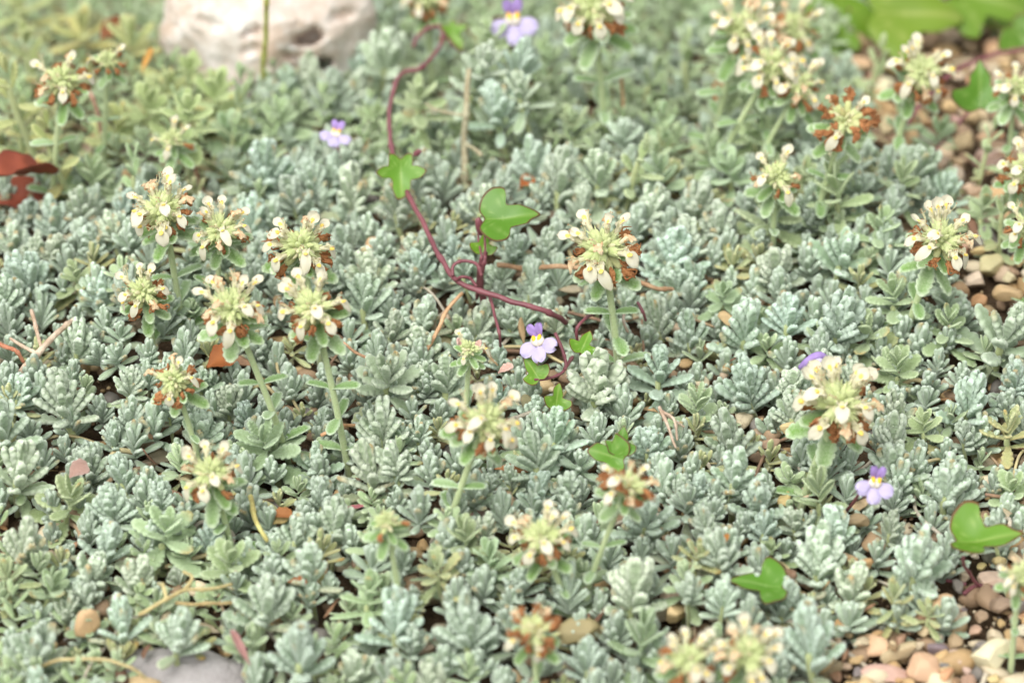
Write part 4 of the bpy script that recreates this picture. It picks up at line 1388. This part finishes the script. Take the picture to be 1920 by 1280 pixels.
twig([([(1236, 765, 1.9), (1248, 795, 1.9), (1266, 840, 1.5)], .05, .035), ([(1244, 780, 1.9), (1285, 800, 1.6)], .03, .02), ([(1240, 772, 1.9), (1262, 790, 2.0), (1270, 825, 1.6)], .045, .03)], "curled grey-white dead stem tuft right of centre", (1.5, 1.5, 1.55), "dead_sprig")
twig([([(1175, 575, 2.0), (1170, 600, 1.9), (1178, 622, 1.5)], .045, .035)], "pale shrivelled dead stem tuft below the central head", (1.5, 1.5, 1.6), "dead_sprig")
twig([([(1290, 1010, 1.8), (1310, 1045, 1.6), (1330, 1080, 1.2), (1315, 1120, .9)], .06, .06), ([(1318, 1060, 1.5), (1345, 1035, 1.9)], .05, .05)], "pinkish dry forked stem at lower centre right", (1.6, 1.3, 1.1))
twig([([(600, 818, 1.4), (640, 800, 1.6), (690, 795, 1.3)], .05, .04)], "thin tan twig crossing the long stem of the lower stacked head", (1.5, 1.1, .8))
twig([([(470, 930, 1.6), (478, 970, 1.7), (500, 1015, 1.3)], .07, .06)], "curved pale green stalk right of the lowest left flower head", (1.6, 1.9, 1.0))
twig([([(190, 270, 1.2), (180, 210, 2.4), (160, 160, 3.2)], .07, .05)], "blurred purplish bare stalk at the upper left", (1.3, 1.0, 1.0))
twig([([(1600, 705, 1.0), (1650, 690, 1.1)], .03, .03)], "tiny dry stalk right of the fallen purple petal", (1.3, 1.0, .8))
twig([([(495, 150, 2.0), (497, 90, 3.5), (498, 30, 5.0), (500, -30, 6.4)], .085, .07)], "tall pale green flower stem in front of the big limestone rock", (1.7, 2.2, .9), "bare_flower_shoot")

def curled(px, py, z, L, W, az, e0, curl, mat, label, col=(1, 1, 1), roll=0., twist=.6, nl=4, fold=.5, name="dead_leaf", cat="dead leaf", th=.03, seed=0, tmax=.5):
    p = at(px, py, z)
    mb = MB()
    put(mb, leaf(L, W, nl=nl, e0=e0, curl=curl, fold=fold, th=th, az=az, nu=30, nv=16, rnd=.4, groove=.4, tmax=tmax, pet=.15, scal=.12, twist=twist, roll=roll))
    V = np.concatenate(mb.V)
    mb.V = [V + np.stack([sn(V, 3, seed), sn(V, 3, seed + 1), sn(V, 3, seed + 2)], -1) * .05 * L * .5]
    o = mb.build(name, [mat])
    o.location = Vector(p * S)
    o.color = (*col, 1)
    tag(o, label, cat)
    return o
curled(-40, 345, 1.9, 2.3, 1.7, .35, .35, .9, M_RED, "dark red curled dead leaf at the left edge", twist=-.5, seed=3)
curled(-20, 380, .6, 1.6, 1.2, .1, .2, .3, M_RED, "darker red-brown leaf lying below the curled red one at the left edge", seed=6)
curled(388, 690, 1.3, .9, .8, .2, .7, .6, M_BROWN, "brown dead leaf wedged between the wide leaning head and the sparse head", (.8, .62, .5), seed=1)
curled(925, 880, .9, 1.0, .35, -.1, .2, .3, M_BROWN, "curled orange dry leaf below the lower middle flower head", (.95, .95, .9), seed=2)
curled(505, 968, 1.0, .6, .35, .2, .2, .3, M_BROWN, "orange-brown dry leaf scrap right of the lowest left head", (1.0, .95, .9), seed=4)
curled(540, 1090, 1.3, .6, .35, -.5, .5, .3, M_BROWN, "orange shrivelled leaf scrap in the lower left third", (1.0, .8, .7), seed=5)
curled(130, 895, 1.6, .6, .5, .6, .6, .8, M_PINKLEAF, "pinkish shrivelled leaf at left between silvery rosettes", (.6, .6, .6), seed=8)
curled(470, 1245, 1.3, 1.0, .26, 2.3, .5, -.3, M_PINKLEAF, "narrow pink-purple leaf standing near the bottom edge at left", (.6, .5, .55), seed=7, twist=.1)
curled(935, 700, 1.9, .45, .3, .2, .6, .4, M_PINKLEAF, "small pink leaf right of the tiny pink-leaved head", seed=9, twist=.2, th=.08)
curled(868, 668, 2.2, .55, .26, 2.3, 1.2, .1, M_PINKLEAF, "upright pink leaf left of the tiny white-petalled head", seed=10, twist=.1, th=.08)
curled(890, 668, 2.2, .5, .26, .5, 1.2, .1, M_PINKLEAF, "upright pink leaf right of the tiny white-petalled head", seed=11, twist=.1, th=.08)
curled(1340, 190, 1.6, .7, .5, 1.0, .8, .3, M_BROWN, "blurred orange dead leaf left of the slanting upper right head", (1.1, .8, .6), seed=12)
curled(1345, 1030, 2.0, .5, .2, .6, .9, .2, M_BROWN, "orange upright leaf tip on the pinkish forked stem", (1.3, 1.3, .9), seed=13)
curled(975, 352, 1.2, .5, .4, .6, .5, .2, M_BROWN, "brown dry leaf scrap above the large vine leaf", (1.1, .8, .6), seed=14)
curled(640, 955, 1.1, .6, .16, .1, .2, .2, M_PINKLEAF, "thin purple bark strip left of the immature green head", (.55, .3, .4), seed=15, twist=.1)
curled(265, 135, 2.6, .8, .22, 1.0, .9, .3, M_BROWN, "blurred yellow-orange narrow leaf at upper left", (1.5, 1.8, 1.2), seed=16)
curled(190, 75, 2.2, .9, .8, .5, .7, .9, M_BROWN, "blurred dark brown dead leaf at the top left", (.55, .45, .45), seed=17)

# ------------------------------------------------------------------ a label of its own for every repeat
ORDN = ["nearest", "second nearest", "third nearest", "fourth nearest", "fifth nearest", "sixth nearest", "seventh nearest", "eighth nearest", "ninth nearest", "tenth nearest",
        "eleventh nearest", "twelfth nearest", "thirteenth nearest", "fourteenth nearest", "fifteenth nearest", "sixteenth nearest", "seventeenth nearest", "eighteenth nearest", "nineteenth nearest", "twentieth nearest"]
LAND += [("the central lobed vine leaf", 750, 335), ("the two-lobed vine leaf", 955, 405), ("the lilac flower at centre", 1003, 640), ("the lilac flower at right", 1640, 905),
         ("the big limestone rock", 520, 80), ("the grey slab", 345, 1262), ("the cupped vine leaf", 1845, 1010), ("the upright tan pebble", 162, 1180), ("the bottom left corner", 0, 1280),
         ("the bottom right corner", 1920, 1280), ("the round brown pebble", 1088, 1185), ("the left edge's pale twig", 70, 650), ("the red leaf at left", 40, 330),
         ("the flat vine leaf at lower right", 1425, 1090), ("the branched yellow stem", 345, 1110), ("the top left corner", 0, 0), ("the broad top right leaves", 1700, 20), ("the fallen purple petal", 1530, 672)]
bins = {}
for o, nm, cat, px, py in THINGS:
    best = min(LAND, key=lambda l: (l[1] - px) ** 2 + (l[2] - py) ** 2)
    dx, dy = px - best[1], py - best[2]
    a = math.degrees(math.atan2(-dy, dx)) % 360
    d = ["right of", "above right of", "above", "above left of", "left of", "below left of", "below", "below right of"][int((a + 22.5) // 45) % 8]
    bins.setdefault((nm, d, best[0]), []).append((dx * dx + dy * dy, id(o), o, cat))
for (nm, d, ln), L in bins.items():
    L.sort(key=lambda e: e[0])
    for k, (_, _, o, cat) in enumerate(L):
        o["label"] = f"{nm} {d} {ln}" if len(L) == 1 else f"{ORDN[k]} {nm} {d} {ln}"
        o["category"] = cat
print("objects", len(bpy.data.objects))
